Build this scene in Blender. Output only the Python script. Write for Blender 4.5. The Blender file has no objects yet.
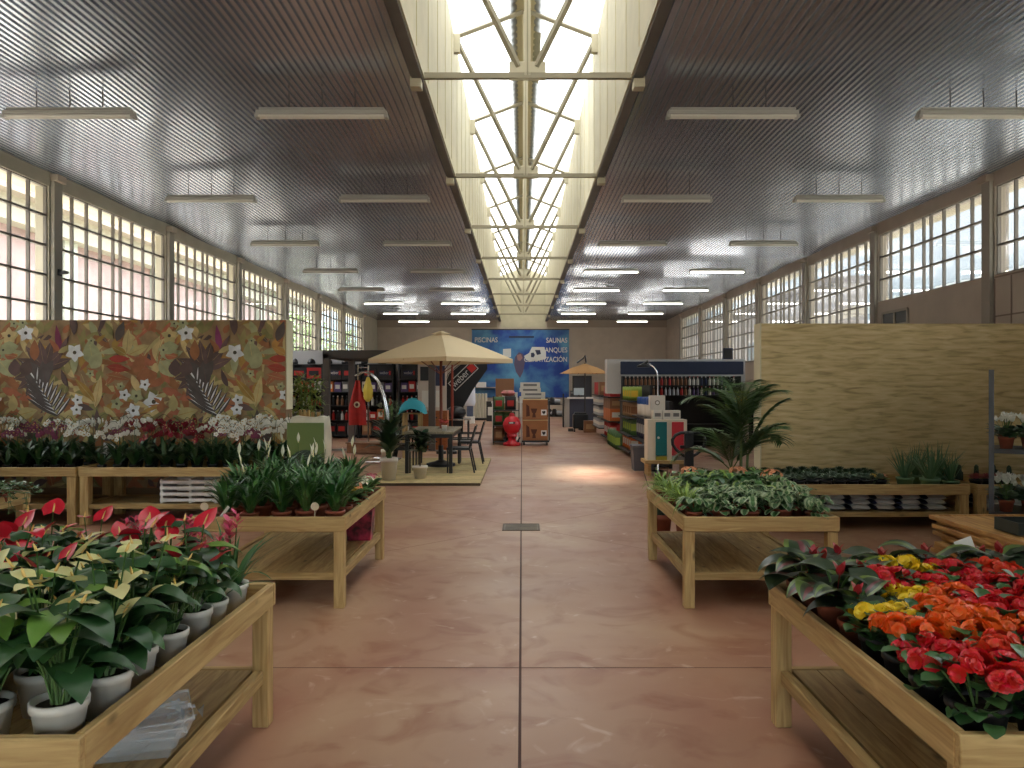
import bpy, math, random
from mathutils import Vector, Matrix
S = bpy.context.scene
COL = S.collection
PI = math.pi
EYE = 1.6
FPX = 770.0
VPX, VPY = 522.0, 386.0

def at(x, y, Y):
    """a pixel of the photograph at distance Y down the hall, as a point"""
    return ((x - VPX) / FPX * Y, Y, EYE - (y - VPY) / FPX * Y)

# ---------------------------------------------------------------- materials
def lin(c):
    return tuple(((v / 255) / 12.92 if v / 255 <= .04045 else ((v / 255 + .055) / 1.055) ** 2.4) for v in c)

def rgba(c):
    return (*lin(c), 1)

MATS = {}
def new_mat(name):
    m = bpy.data.materials.new(name); m.use_nodes = True
    nt = m.node_tree
    for n in list(nt.nodes): nt.nodes.remove(n)
    out = nt.nodes.new('ShaderNodeOutputMaterial')
    return m, nt, out

def mat(name, c, rough=.6, metal=0.0, var=0.0, noise=0.0, nscale=6.0, c2=None, stretch=None, bump=0.0, bscale=40.0, trans=0.0, spec=.5, alpha=None, coat=0.0):
    """plain procedural surface: colour, per-island variation, noise mottling, bump"""
    if name in MATS: return MATS[name]
    m, nt, out = new_mat(name)
    N, L = nt.nodes, nt.links
    b = N.new('ShaderNodeBsdfPrincipled')
    b.inputs['Roughness'].default_value = rough; b.inputs['Metallic'].default_value = metal
    b.inputs['Specular IOR Level'].default_value = spec
    b.inputs['Coat Weight'].default_value = coat
    col = None
    if noise or c2 or bump:
        tc = N.new('ShaderNodeTexCoord'); mp = N.new('ShaderNodeMapping')
        if stretch: mp.inputs['Scale'].default_value = stretch
        L.new(tc.outputs['Object'], mp.inputs['Vector'])
    rgb = N.new('ShaderNodeRGB'); rgb.outputs[0].default_value = rgba(c); col = rgb.outputs[0]
    if noise or c2:
        nz = N.new('ShaderNodeTexNoise'); nz.inputs['Scale'].default_value = nscale; nz.inputs['Detail'].default_value = 5
        L.new(mp.outputs[0], nz.inputs['Vector'])
        ramp = N.new('ShaderNodeValToRGB')
        a = c2 or tuple(max(0, v * (1 - noise)) for v in c)
        ramp.color_ramp.elements[0].position = .35; ramp.color_ramp.elements[0].color = rgba(a)
        ramp.color_ramp.elements[1].position = .65; ramp.color_ramp.elements[1].color = rgba(c)
        L.new(nz.outputs['Fac'], ramp.inputs[0]); col = ramp.outputs[0]
    if var:
        g = N.new('ShaderNodeNewGeometry'); hs = N.new('ShaderNodeHueSaturation')
        mr = N.new('ShaderNodeMapRange'); mr.inputs['To Min'].default_value = 1 - var; mr.inputs['To Max'].default_value = 1 + var
        L.new(g.outputs['Random Per Island'], mr.inputs['Value']); L.new(mr.outputs[0], hs.inputs['Value'])
        mr2 = N.new('ShaderNodeMapRange'); mr2.inputs['To Min'].default_value = .5 + var * .06; mr2.inputs['To Max'].default_value = .5 - var * .06
        L.new(g.outputs['Random Per Island'], mr2.inputs['Value']); L.new(mr2.outputs[0], hs.inputs['Hue'])
        L.new(col, hs.inputs['Color']); col = hs.outputs[0]
    L.new(col, b.inputs['Base Color'])
    if bump:
        nb = N.new('ShaderNodeTexNoise'); nb.inputs['Scale'].default_value = bscale; nb.inputs['Detail'].default_value = 3
        L.new(mp.outputs[0], nb.inputs['Vector'])
        bp = N.new('ShaderNodeBump'); bp.inputs['Strength'].default_value = bump; bp.inputs['Distance'].default_value = .01
        L.new(nb.outputs['Fac'], bp.inputs['Height']); L.new(bp.outputs[0], b.inputs['Normal'])
    sh = b.outputs[0]
    if trans:
        t = N.new('ShaderNodeBsdfTranslucent'); L.new(col, t.inputs['Color'])
        mx = N.new('ShaderNodeMixShader'); mx.inputs[0].default_value = trans
        L.new(sh, mx.inputs[1]); L.new(t.outputs[0], mx.inputs[2]); sh = mx.outputs[0]
    if alpha is not None:
        t = N.new('ShaderNodeBsdfTransparent'); mx = N.new('ShaderNodeMixShader'); mx.inputs[0].default_value = alpha
        L.new(t.outputs[0], mx.inputs[1]); L.new(sh, mx.inputs[2]); sh = mx.outputs[0]
    L.new(sh, out.inputs[0])
    MATS[name] = m
    return m

def wood(name, c, c2, axis, knots=True):
    if name in MATS: return MATS[name]
    m, nt, out = new_mat(name); N, L = nt.nodes, nt.links
    b = N.new('ShaderNodeBsdfPrincipled'); b.inputs['Roughness'].default_value = .55; b.inputs['Specular IOR Level'].default_value = .35
    tc = N.new('ShaderNodeTexCoord'); mp = N.new('ShaderNodeMapping')
    sc = [14, 14, 14]; sc[axis] = 1.1
    mp.inputs['Scale'].default_value = sc
    L.new(tc.outputs['Object'], mp.inputs['Vector'])
    nz = N.new('ShaderNodeTexNoise'); nz.inputs['Scale'].default_value = 2.2; nz.inputs['Detail'].default_value = 8; nz.inputs['Distortion'].default_value = 1.2
    L.new(mp.outputs[0], nz.inputs['Vector'])
    r = N.new('ShaderNodeValToRGB'); r.color_ramp.elements[0].position = .3; r.color_ramp.elements[1].position = .7
    r.color_ramp.elements[0].color = rgba(c2); r.color_ramp.elements[1].color = rgba(c)
    L.new(nz.outputs['Fac'], r.inputs[0]); col = r.outputs[0]
    if knots:
        mp2 = N.new('ShaderNodeMapping'); s2 = [7, 7, 7]; s2[axis] = 3.0; mp2.inputs['Scale'].default_value = s2
        L.new(tc.outputs['Object'], mp2.inputs['Vector'])
        vo = N.new('ShaderNodeTexVoronoi'); vo.inputs['Scale'].default_value = 1.0; L.new(mp2.outputs[0], vo.inputs['Vector'])
        mr = N.new('ShaderNodeMapRange'); mr.inputs['From Min'].default_value = .04; mr.inputs['From Max'].default_value = .13
        mr.inputs['To Min'].default_value = .75; mr.inputs['To Max'].default_value = 0
        L.new(vo.outputs['Distance'], mr.inputs['Value'])
        mx = N.new('ShaderNodeMix'); mx.data_type = 'RGBA'; L.new(mr.outputs[0], mx.inputs['Factor'])
        L.new(col, mx.inputs['A']); mx.inputs['B'].default_value = rgba(tuple(v * .45 for v in c2)); col = mx.outputs['Result']
    g = N.new('ShaderNodeNewGeometry'); hs = N.new('ShaderNodeHueSaturation'); m2 = N.new('ShaderNodeMapRange')
    m2.inputs['To Min'].default_value = .84; m2.inputs['To Max'].default_value = 1.1
    L.new(g.outputs['Random Per Island'], m2.inputs['Value']); L.new(m2.outputs[0], hs.inputs['Value']); L.new(col, hs.inputs['Color'])
    L.new(hs.outputs[0], b.inputs['Base Color'])
    bp = N.new('ShaderNodeBump'); bp.inputs['Strength'].default_value = .15; bp.inputs['Distance'].default_value = .004
    L.new(nz.outputs['Fac'], bp.inputs['Height']); L.new(bp.outputs[0], b.inputs['Normal'])
    L.new(b.outputs[0], out.inputs[0]); MATS[name] = m
    return m

def glow(name, c, strength):
    if name in MATS: return MATS[name]
    m, nt, out = new_mat(name)
    e = nt.nodes.new('ShaderNodeEmission'); e.inputs[0].default_value = rgba(c); e.inputs[1].default_value = strength
    nt.links.new(e.outputs[0], out.inputs[0]); MATS[name] = m
    return m

def glass(name, tint=(255, 255, 255), refl=.8):
    if name in MATS: return MATS[name]
    m, nt, out = new_mat(name); N, L = nt.nodes, nt.links
    t = N.new('ShaderNodeBsdfTransparent'); t.inputs[0].default_value = rgba(tint)
    g = N.new('ShaderNodeBsdfGlossy'); g.inputs['Roughness'].default_value = .03
    f = N.new('ShaderNodeFresnel'); f.inputs[0].default_value = 1.45
    ml = N.new('ShaderNodeMath'); ml.operation = 'MULTIPLY'; ml.inputs[1].default_value = refl
    L.new(f.outputs[0], ml.inputs[0])
    mx = N.new('ShaderNodeMixShader'); L.new(ml.outputs[0], mx.inputs[0]); L.new(t.outputs[0], mx.inputs[1]); L.new(g.outputs[0], mx.inputs[2])
    L.new(mx.outputs[0], out.inputs[0]); MATS[name] = m
    return m

# ---------------------------------------------------------------- mesh helpers
class MB:
    def __init__(s): s.v, s.f, s.m = [], [], []
    def add(s, vs, fs, m=0):
        o = len(s.v); s.v.extend(tuple(v) for v in vs)
        for f in fs: s.f.append(tuple(i + o for i in f)); s.m.append(m)
        return s
    def box(s, x0, x1, y0, y1, z0, z1, m=0):
        return s.add([(x0,y0,z0),(x1,y0,z0),(x1,y1,z0),(x0,y1,z0),(x0,y0,z1),(x1,y0,z1),(x1,y1,z1),(x0,y1,z1)],
                     [(0,3,2,1),(4,5,6,7),(0,1,5,4),(1,2,6,5),(2,3,7,6),(3,0,4,7)], m)
    def cbox(s, c, d, m=0, rot=None):
        o = MB().box(-d[0]/2, d[0]/2, -d[1]/2, d[1]/2, -d[2]/2, d[2]/2)
        vs = [Vector(v) for v in o.v]
        if rot is not None: vs = [rot @ v for v in vs]
        return s.add([v + Vector(c) for v in vs], o.f, m)
    def tube(s, pts, r, n=6, m=0, cap=True):
        pts = [Vector(p) for p in pts]; k = len(pts)
        rs = r if isinstance(r, (list, tuple)) else [r] * k
        vs, fs = [], []
        ref = None
        for i, p in enumerate(pts):
            d = (pts[min(i+1, k-1)] - pts[max(i-1, 0)])
            d = d.normalized() if d.length > 1e-9 else Vector((0,0,1))
            if ref is None:
                ref = Vector((1,0,0)) if abs(d.x) < .8 else Vector((0,1,0))
            a = d.cross(ref)
            if a.length < 1e-6: a = d.cross(Vector((0,1,.3)))
            a.normalize(); b = d.cross(a); ref = b.cross(d) if False else ref
            for j in range(n):
                t = 2*PI*j/n
                vs.append(p + (a*math.cos(t) + b*math.sin(t)) * rs[i])
        for i in range(k-1):
            for j in range(n):
                fs.append((i*n+j, i*n+(j+1) % n, (i+1)*n+(j+1) % n, (i+1)*n+j))
        if cap:
            fs.append(tuple(range(n))); fs.append(tuple((k-1)*n + j for j in reversed(range(n))))
        return s.add(vs, fs, m)
    def lathe(s, prof, c=(0,0,0), n=16, m=0, cap=(True, True), sq=0):
        vs, fs = [], []
        for r, z in prof:
            for j in range(n):
                t = 2*PI*(j + .5*sq)/n
                vs.append((c[0] + r*math.cos(t), c[1] + r*math.sin(t), c[2] + z))
        k = len(prof)
        for i in range(k-1):
            for j in range(n):
                fs.append((i*n+j, i*n+(j+1) % n, (i+1)*n+(j+1) % n, (i+1)*n+j))
        if cap[0]: fs.append(tuple(reversed(range(n))))
        if cap[1]: fs.append(tuple((k-1)*n + j for j in range(n)))
        return s.add(vs, fs, m)
    def disc(s, c, u, w, ru, rw, n=10, m=0):
        c, u, w = Vector(c), Vector(u), Vector(w)
        return s.add([c + u*ru*math.cos(2*PI*i/n) + w*rw*math.sin(2*PI*i/n) for i in range(n)], [tuple(range(n))], m)
    def build(s, name, mats, parent=None, loc=None, smooth=False, bevel=0.0, seg=1):
        me = bpy.data.meshes.new(name)
        me.from_pydata(s.v, [], s.f)
        if not isinstance(mats, (list, tuple)): mats = [mats]
        for m in mats: me.materials.append(m)
        if len(mats) > 1: me.polygons.foreach_set('material_index', s.m)
        if smooth: me.polygons.foreach_set('use_smooth', [True]*len(s.f))
        me.update()
        o = bpy.data.objects.new(name, me); COL.objects.link(o)
        if parent is not None: o.parent = parent
        if loc is not None: o.location = loc
        if bevel:
            b = o.modifiers.new('edge', 'BEVEL'); b.width = bevel; b.segments = seg; b.limit_method = 'ANGLE'
        return o

def tag(o, label=None, cat=None, group=None, kind=None):
    if label: o['label'] = label
    if cat: o['category'] = cat
    if group: o['group'] = group
    if kind: o['kind'] = kind
    return o

def thing(name, label, cat, loc=(0,0,0), rz=0, group=None):
    o = bpy.data.objects.new(name, None); COL.objects.link(o)
    o.empty_display_size = .1
    o.location = loc; o.rotation_euler = (0, 0, rz)
    return tag(o, label, cat, group)

def struct_empty(name, loc=(0,0,0)):
    o = bpy.data.objects.new(name, None); COL.objects.link(o); o.location = loc; o['kind'] = 'structure'
    return o

def copy_tree(o, parent=None):
    c = o.copy(); COL.objects.link(c)
    if parent is not None: c.parent = parent
    for ch in list(o.children): copy_tree(ch, c)
    return c

class Kind:
    """one kind of thing: the first placing builds it, every later one copies it and its parts"""
    def __init__(s, make): s.make, s.first = make, None
    def put(s, loc, rz=0, label=None, group=None, scale=1.0, cat=None):
        if s.first is None: o = s.first = s.make()
        else: o = copy_tree(s.first)
        o.location = loc; o.rotation_euler = (0, 0, rz); o.scale = (scale,)*3
        tag(o, label, cat, group)
        return o

ORD = 'first second third fourth fifth sixth seventh eighth ninth tenth eleventh twelfth thirteenth fourteenth fifteenth sixteenth seventeenth eighteenth nineteenth twentieth'.split()
ORD += ['twenty-' + o for o in ORD[:9]] + ['thirtieth'] + ['thirty-' + o for o in ORD[:9]]

def lettering(s, size, loc, rot, m, parent, name='lettering', align='LEFT', squeeze=1.0, bold=0.0):
    cu = bpy.data.curves.new('t', 'FONT'); cu.body = s; cu.size = size; cu.align_x = align; cu.extrude = .002; cu.offset = bold
    o = bpy.data.objects.new('t', cu); COL.objects.link(o)
    dg = bpy.context.evaluated_depsgraph_get()
    me = bpy.data.meshes.new_from_object(o.evaluated_get(dg))
    bpy.data.objects.remove(o)
    me.materials.clear(); me.materials.append(m); me.name = name
    t = bpy.data.objects.new(name, me); COL.objects.link(t)
    t.location = loc; t.rotation_euler = rot; t.scale = (squeeze, 1, 1)
    if parent is not None: t.parent = parent
    return t

# ---------------------------------------------------------------- plant helpers
def width_at(t, shape):
    if shape == 'strap': return min(1, .55 + 2.5*t) * min(1, (1.02 - t) * 3.2)
    if shape == 'lance': return max(.05, math.sin(PI * min(1, t**.85 * .99 + .01)) ** .9)
    if shape == 'ovate': return max(.06, math.sin(PI * min(1, (t*.92 + .08)**.75)) ** .75)
    if shape == 'heart': return max(.04, (1 - t**2.3) ** .95 * (1 - .12*t))
    if shape == 'round': return max(.12, math.sqrt(max(0, 1 - (2*t - 1)**2)))
    if shape == 'blade': return max(.03, 1 - t**1.5)
    return 1

def leaf(mb, base, az, el, L, W, droop=.6, shape='ovate', n=6, cup=.15, m=0, cols=None, twist=0.0):
    """one leaf: a strip along a drooping midrib, folded a little along it; cols = material of each strip across"""
    p = Vector(base); cols = cols or [m, m]; k = len(cols)
    s0 = Vector((-math.sin(az), math.cos(az), 0))
    vs, fs, ms = [], [], []
    o = len(mb.v)
    for i in range(n+1):
        t = i/n; a = el - droop*t
        d = Vector((math.cos(az)*math.cos(a), math.sin(az)*math.cos(a), math.sin(a)))
        side = (Matrix.Rotation(twist, 3, d) @ s0) if twist else s0
        nm = d.cross(side) * -1
        w = W/2 * width_at(t, shape)
        for j in range(k+1):
            u = -1 + 2*j/k
            q = p + side*u*w + nm*cup*abs(u)*w*(-1)
            if shape == 'heart' and i == 0: q = q - d*L*.24*abs(u) - side*u*w*.35
            vs.append(q)
        p = p + d*(L/n)
    for i in range(n):
        for j in range(k):
            a = i*(k+1)+j
            fs.append((a, a+1, a+k+2, a+k+1)); ms.append(cols[j])
    mb.v.extend(tuple(v) for v in vs)
    for f, mm in zip(fs, ms): mb.f.append(tuple(i+o for i in f)); mb.m.append(mm)
    return p

def petal(mb, c, d, nrm, L, W, m=0, lift=.25):
    c, d, nrm = Vector(c), Vector(d).normalized(), Vector(nrm).normalized()
    s = d.cross(nrm)
    vs = [c, c + d*L*.45 + s*W*.5 + nrm*L*lift*.5, c + d*L*.9 + s*W*.32 + nrm*L*lift, c + d*L + nrm*L*lift*.8, c + d*L*.9 - s*W*.32 + nrm*L*lift, c + d*L*.45 - s*W*.5 + nrm*L*lift*.5, c + d*L*.5 + nrm*L*lift*.2]
    mb.add(vs, [(0,1,6),(1,2,3,6),(6,3,4,5),(0,6,5)], m)

def frame_of(n):
    n = Vector(n).normalized(); a = n.cross(Vector((0,0,1)))
    if a.length < .05: a = n.cross(Vector((1,0,0)))
    a.normalize(); return n, a, n.cross(a)

def rosette(mb, c, nrm, R, m=0, k=5, layers=2, wide=1.1, rng=random, lift=.2):
    n, a, b = frame_of(nrm); c = Vector(c)
    for l in range(layers):
        r = R*(1 - .38*l); o = rng.random()*6
        for i in range(k):
            t = 2*PI*i/k + o
            petal(mb, c + n*R*.12*l, a*math.cos(t) + b*math.sin(t), n, r, r*wide, m, lift + .35*l)

def pot(parent, r, h, m, soil, name='pot', rim=True):
    p = MB()
    prof = [(r*.74, 0), (r*.97, h*.8)] + ([(r*1.05, h*.82), (r*1.05, h)] if rim else [(r, h)]) + [(r*.93, h), (r*.9, h*.86)]
    p.lathe(prof, n=18, cap=(True, False))
    o = p.build(name, m, parent, smooth=False)
    for f in o.data.polygons: f.use_smooth = len(f.vertices) == 4
    MB().lathe([(r*.91, h*.86)], n=14, cap=(False, True)).build('soil', soil, parent)
    return o
SKY_STRENGTH, SUN_STRENGTH, EXPOSURE = 1.0, 2.2, 3.75
# ---------------------------------------------------------------- palette
WX, WY, WZ = [wood('pine_' + a, (200, 174, 120), (160, 128, 80), i) for i, a in enumerate('xyz')]
SX, SY, SZ = [wood('grey_pine_' + a, (186, 160, 108), (140, 112, 68), i) for i, a in enumerate('xyz')]
CREAM = mat('cream_paint', (192, 186, 160), .7, noise=.05, nscale=3)
WALLM = mat('beige_wall', (196, 184, 168), .8, noise=.05, nscale=2)
FRAMEM = mat('window_frame_paint', (112, 106, 98), .6)
STEEL = mat('grey_steel', (92, 90, 86), .5, noise=.1, nscale=4)
BLACK = mat('black_plastic', (26, 26, 28), .45)
DARK = mat('dark_shadow_black', (18, 18, 20), .7)
CHAR = mat('charcoal_metal', (52, 48, 46), .5)
WHITE = mat('white_plastic', (232, 230, 224), .45)
POTW = mat('white_pot', (226, 224, 214), .4, noise=.06, nscale=5)
TERRA = mat('terracotta_pot', (150, 78, 54), .7, noise=.12, nscale=8)
SOIL = mat('potting_soil', (46, 34, 26), .95, noise=.4, nscale=60, bump=.6)
CHROME = mat('chrome', (200, 200, 200), .2, metal=1)
CARTON = mat('brown_carton', (168, 112, 70), .75, noise=.06, nscale=5)
NAVY = mat('navy_panel', (34, 44, 70), .5)

Y0, Y1, XW, ZC = -6.0, 40.0, 7.5, 5.0
XL, XR = -1.1, 1.22          # edges of the lantern opening
WT, WB, ROW = 4.77, 2.42, .47  # window head, sill, height of one pane

# ---------------------------------------------------------------- floor
def floor_material():
    m, nt, out = new_mat('stained_concrete'); N, L = nt.nodes, nt.links
    b = N.new('ShaderNodeBsdfPrincipled'); tc = N.new('ShaderNodeTexCoord')
    def nz(scale, det, dist=0):
        n = N.new('ShaderNodeTexNoise'); n.inputs['Scale'].default_value = scale; n.inputs['Detail'].default_value = det; n.inputs['Distortion'].default_value = dist
        L.new(tc.outputs['Object'], n.inputs['Vector']); return n
    def ramp(n, p0, c0, p1, c1):
        r = N.new('ShaderNodeValToRGB'); r.color_ramp.elements[0].position = p0; r.color_ramp.elements[1].position = p1
        r.color_ramp.elements[0].color = rgba(c0); r.color_ramp.elements[1].color = rgba(c1); L.new(n.outputs['Fac'], r.inputs[0]); return r
    r1 = ramp(nz(.55, 6, .6), .36, (152, 106, 84), .62, (172, 138, 110))
    r2 = ramp(nz(2.6, 8, 1.2), .5, (255, 255, 255), .72, (214, 176, 160))
    mx = N.new('ShaderNodeMix'); mx.data_type = 'RGBA'; mx.blend_type = 'MULTIPLY'; mx.inputs['Factor'].default_value = .8
    L.new(r1.outputs[0], mx.inputs['A']); L.new(r2.outputs[0], mx.inputs['B'])
    r3 = ramp(nz(3.2, 10, 2.0), .63, (0, 0, 0), .8, (255, 255, 255))
    m2 = N.new('ShaderNodeMix'); m2.data_type = 'RGBA'; L.new(r3.outputs[0], m2.inputs['Factor'])
    L.new(mx.outputs['Result'], m2.inputs['A']); m2.inputs['B'].default_value = rgba((196, 170, 150))
    # deeper red wear patches
    r4 = ramp(nz(.9, 5, 1.5), .6, (0, 0, 0), .74, (110, 110, 110))
    m3 = N.new('ShaderNodeMix'); m3.data_type = 'RGBA'; L.new(r4.outputs[0], m3.inputs['Factor'])
    L.new(m2.outputs['Result'], m3.inputs['A']); m3.inputs['B'].default_value = rgba((134, 74, 62))
    L.new(m3.outputs['Result'], b.inputs['Base Color'])
    rr = N.new('ShaderNodeMapRange'); rr.inputs['To Min'].default_value = .28; rr.inputs['To Max'].default_value = .55
    L.new(nz(1.4, 5).outputs['Fac'], rr.inputs['Value']); L.new(rr.outputs[0], b.inputs['Roughness'])
    b.inputs['Specular IOR Level'].default_value = .4
    bp = N.new('ShaderNodeBump'); bp.inputs['Strength'].default_value = .08; bp.inputs['Distance'].default_value = .01
    L.new(nz(9, 6).outputs['Fac'], bp.inputs['Height']); L.new(bp.outputs[0], b.inputs['Normal'])
    L.new(b.outputs[0], out.inputs[0]); return m

fl = MB().box(-XW-.3, XW+.3, Y0-.3, Y1+.3, -.2, 0).build('floor', floor_material())
fl['kind'] = 'structure'
JM = mat('joint_filler', (74, 46, 38), .8)
JF = mat('fold_line', (132, 88, 70), .6)
def strip(x0, y0, x1, y1, w, m, name='joint', z=.0012):
    d = Vector((x1-x0, y1-y0, 0)); s = Vector((-d.y, d.x, 0)).normalized()*w/2
    a, b = Vector((x0, y0, z)), Vector((x1, y1, z))
    return MB().add([a-s, b-s, b+s, a+s], [(0,1,2,3)]).build(name, m, fl)
strip(-.01, Y0, -.01, Y1, .014, JM)
for y in (-4.37, 0.0, 4.37, 13.1, 17.5, 21.9, 26.3): strip(-XW, y, XW, y, .008, JM)
for sx in (-1, 1):
    for sy in (-1, 1): strip(sx*.22, 8.74+sy*.2, sx*4.4, 8.74+sy*4.37, .012, JF, 'fold_line', .0009)
dr = thing('floor_drain', 'square metal drain grate set in the concrete floor on the centre joint', 'drain', (-.01, 8.72, 0))
q = MB()
for a in ((-.21,-.19,-.21,.21),(.19,.21,-.21,.21),(-.19,.19,-.21,-.19),(-.19,.19,.19,.21)): q.box(a[0],a[1],a[2],a[3],0,.006)
q.build('drain_frame', mat('drain_rim', (84, 66, 48), .6), dr)
q = MB().box(-.19,.19,-.19,.19,0,.002)
for i in range(9): q.box(-.18,.18,-.17+i*.04,-.15+i*.04,.002,.005)
q.build('grate', mat('drain_grate', (120, 108, 90), .5, noise=.2), dr)

# ---------------------------------------------------------------- side walls and their windows
BAYS = [(0.35 + 4*k + .14, 4.35 + 4*k - .14) for k in range(-1, 9)]      # 4 m bays between the pilasters
BAYS = [b for b in BAYS if b[1] < 37.2]
GLS = glass('window_glass')
nwin = 0
def wall_side(side):
    global nwin
    sx = -1 if side == 'left' else 1
    X = sx*XW; x0, x1 = sorted((X, X + sx*.22))
    w = MB()
    w.box(x0, x1, Y0, Y1, WT, ZC+.1)
    w.box(x0, x1, Y0, BAYS[0][0], 0, WT); w.box(x0, x1, BAYS[-1][1], Y1, 0, WT)
    for i, (a, b) in enumerate(BAYS):
        short = side == 'right' and a < 16
        sill = WT - 3*ROW if short else WB
        w.box(x0, x1, a, b, 0, sill)
        if i+1 < len(BAYS): w.box(x0, x1, b, BAYS[i+1][0], 0, WT)
    wall = w.build('wall_' + side, mat('side_wall_' + side, (184, 178, 160) if side == 'left' else (196, 186, 172), .75, noise=.05, nscale=2)); wall['kind'] = 'structure'
    pm = mat('pilaster_paint', (160, 154, 142), .65)
    for i in range(len(BAYS)+1):
        y = BAYS[i][0]-.14 if i < len(BAYS) else BAYS[-1][1]+.14
        xa, xb = sorted((X, X - sx*.07))
        MB().box(xa, xb, y-.11, y+.11, 0, ZC-.02).build('pilaster', pm, wall, bevel=.006)
        xa, xb = sorted((X, X - sx*.13))
        MB().box(xa, xb, y-.12, y+.12, ZC-.14, ZC-.03).build('bracket', WALLM, wall, bevel=.008)
    if side == 'right':     # seams of the panelling below the short windows
        s = MB()
        for a, b in BAYS[:4]:
            for k in range(10):
                y = a + (b-a)*k/9
                s.box(X-.008, X, y-.012, y+.012, 1.0, WT-3*ROW-.06)
            for z in (WT-3*ROW-.04, WT-4.4*ROW): s.box(X-.014, X, a, b, z-.012, z+.012)
        s.build('panel_seam', mat('seam_paint', (140, 128, 116), .7), wall)
    for a, b in BAYS:
        nwin += 1
        short = side == 'right' and a < 16
        rows = 3 if short else 5
        sill = WT - rows*ROW
        win = struct_empty('window_%d' % nwin)
        f = MB(); fx0, fx1 = sorted((X + sx*.03, X + sx*.085))
        pane = (b - a - .26)/8
        ys = [a]; 
        for k in range(4): ys.append(ys[-1] + pane)
        ys.append(ys[-1] + .26)
        for k in range(4): ys.append(ys[-1] + pane)
        for y in ys:
            w_ = .026 if y not in (ys[0], ys[-1]) else .04
            f.box(fx0, fx1, y-w_/2, y+w_/2, sill, WT)
        for r in range(rows+1):
            z = sill + r*ROW
            f.box(fx0-.004, fx1+.004, a, b, z-.017, z+.017)
        f.build('window_frame', FRAMEM, win)
        gx = X + sx*.06
        g = MB().add([(gx, a, sill), (gx, b, sill), (gx, b, WT), (gx, a, WT)], [(0,1,2,3)]).build('pane', GLS, win)
        if not short:
            sb0, sb1 = sorted((X - sx*.03, X + sx*.03)); MB().box(sb0, sb1, a, b, sill-.04, sill).build('window_sill', pm, win)
wall_side('left'); wall_side('right')
# small hopper window below the right hand window of the fourth bay
hw = struct_empty('window_%d' % (nwin+1)); a, b = BAYS[4][0], BAYS[4][1]
z1_, z0_ = 3.11, 2.83
ya = 14.95
q = MB()
for y in (ya, ya+.52, ya+1.04): q.box(XW-.03, XW, y-.03, y+.03, z0_-.03, z1_)
for z in (z0_, z1_): q.box(XW-.03, XW, ya, ya+1.04, z-.03, z+.02)
q.build('window_frame', mat('hopper_frame', (168, 160, 144), .6), hw)
MB().box(XW-.012, XW-.004, ya, ya+1.04, z0_, z1_).build('pane', mat('dark_pane', (26, 28, 26), .5), hw)

wb = MB()
wb.box(-XW-.2, XL, Y1, Y1+.25, 0, ZC+.1); wb.box(XR, XW+.2, Y1, Y1+.25, 0, ZC+.1); wb.box(XL, XR, Y1, Y1+.25, 0, 7.9)
wback = wb.build('wall_back', WALLM); wback['kind'] = 'structure'
MB().box(XL, XR, Y1-.012, Y1, ZC-.35, 7.75).build('lantern_gable', CREAM, wback)
for s in (-1, 1):
    xa, xb = sorted((s*XW, s*1.3)); MB().box(xa, xb, Y1-.12, Y1, ZC-.36, ZC-.0).build('beam', mat('beam_paint', (166, 154, 138), .7), wback)
wf = MB().box(-XW-.2, -4, Y0-.25, Y0, 0, ZC+.1).box(4, XW+.2, Y0-.25, Y0, 0, ZC+.1).box(-4, 4, Y0-.25, Y0, 3.0, ZC+.1).box(XL-.2, XR+.2, Y0-.25, Y0, ZC, 7.9).build('wall_front', WALLM); wf['kind'] = 'structure'
en = struct_empty('window_30'); q = MB()  # unseen glazing behind the camera, added to light the hall from the front
for i in range(9): q.box(-4 + i - .03, -4 + i + .03, Y0-.15, Y0-.08, 0, 3.0)
for z in (.0, 2.2, 2.94): q.box(-4, 4, Y0-.15, Y0-.08, z, z+.06)
q.build('window_frame', FRAMEM, en); MB().add([(-4, Y0-.12, 0), (4, Y0-.12, 0), (4, Y0-.12, 3.0), (-4, Y0-.12, 3.0)], [(0,1,2,3)]).build('pane', GLS, en)

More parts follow.
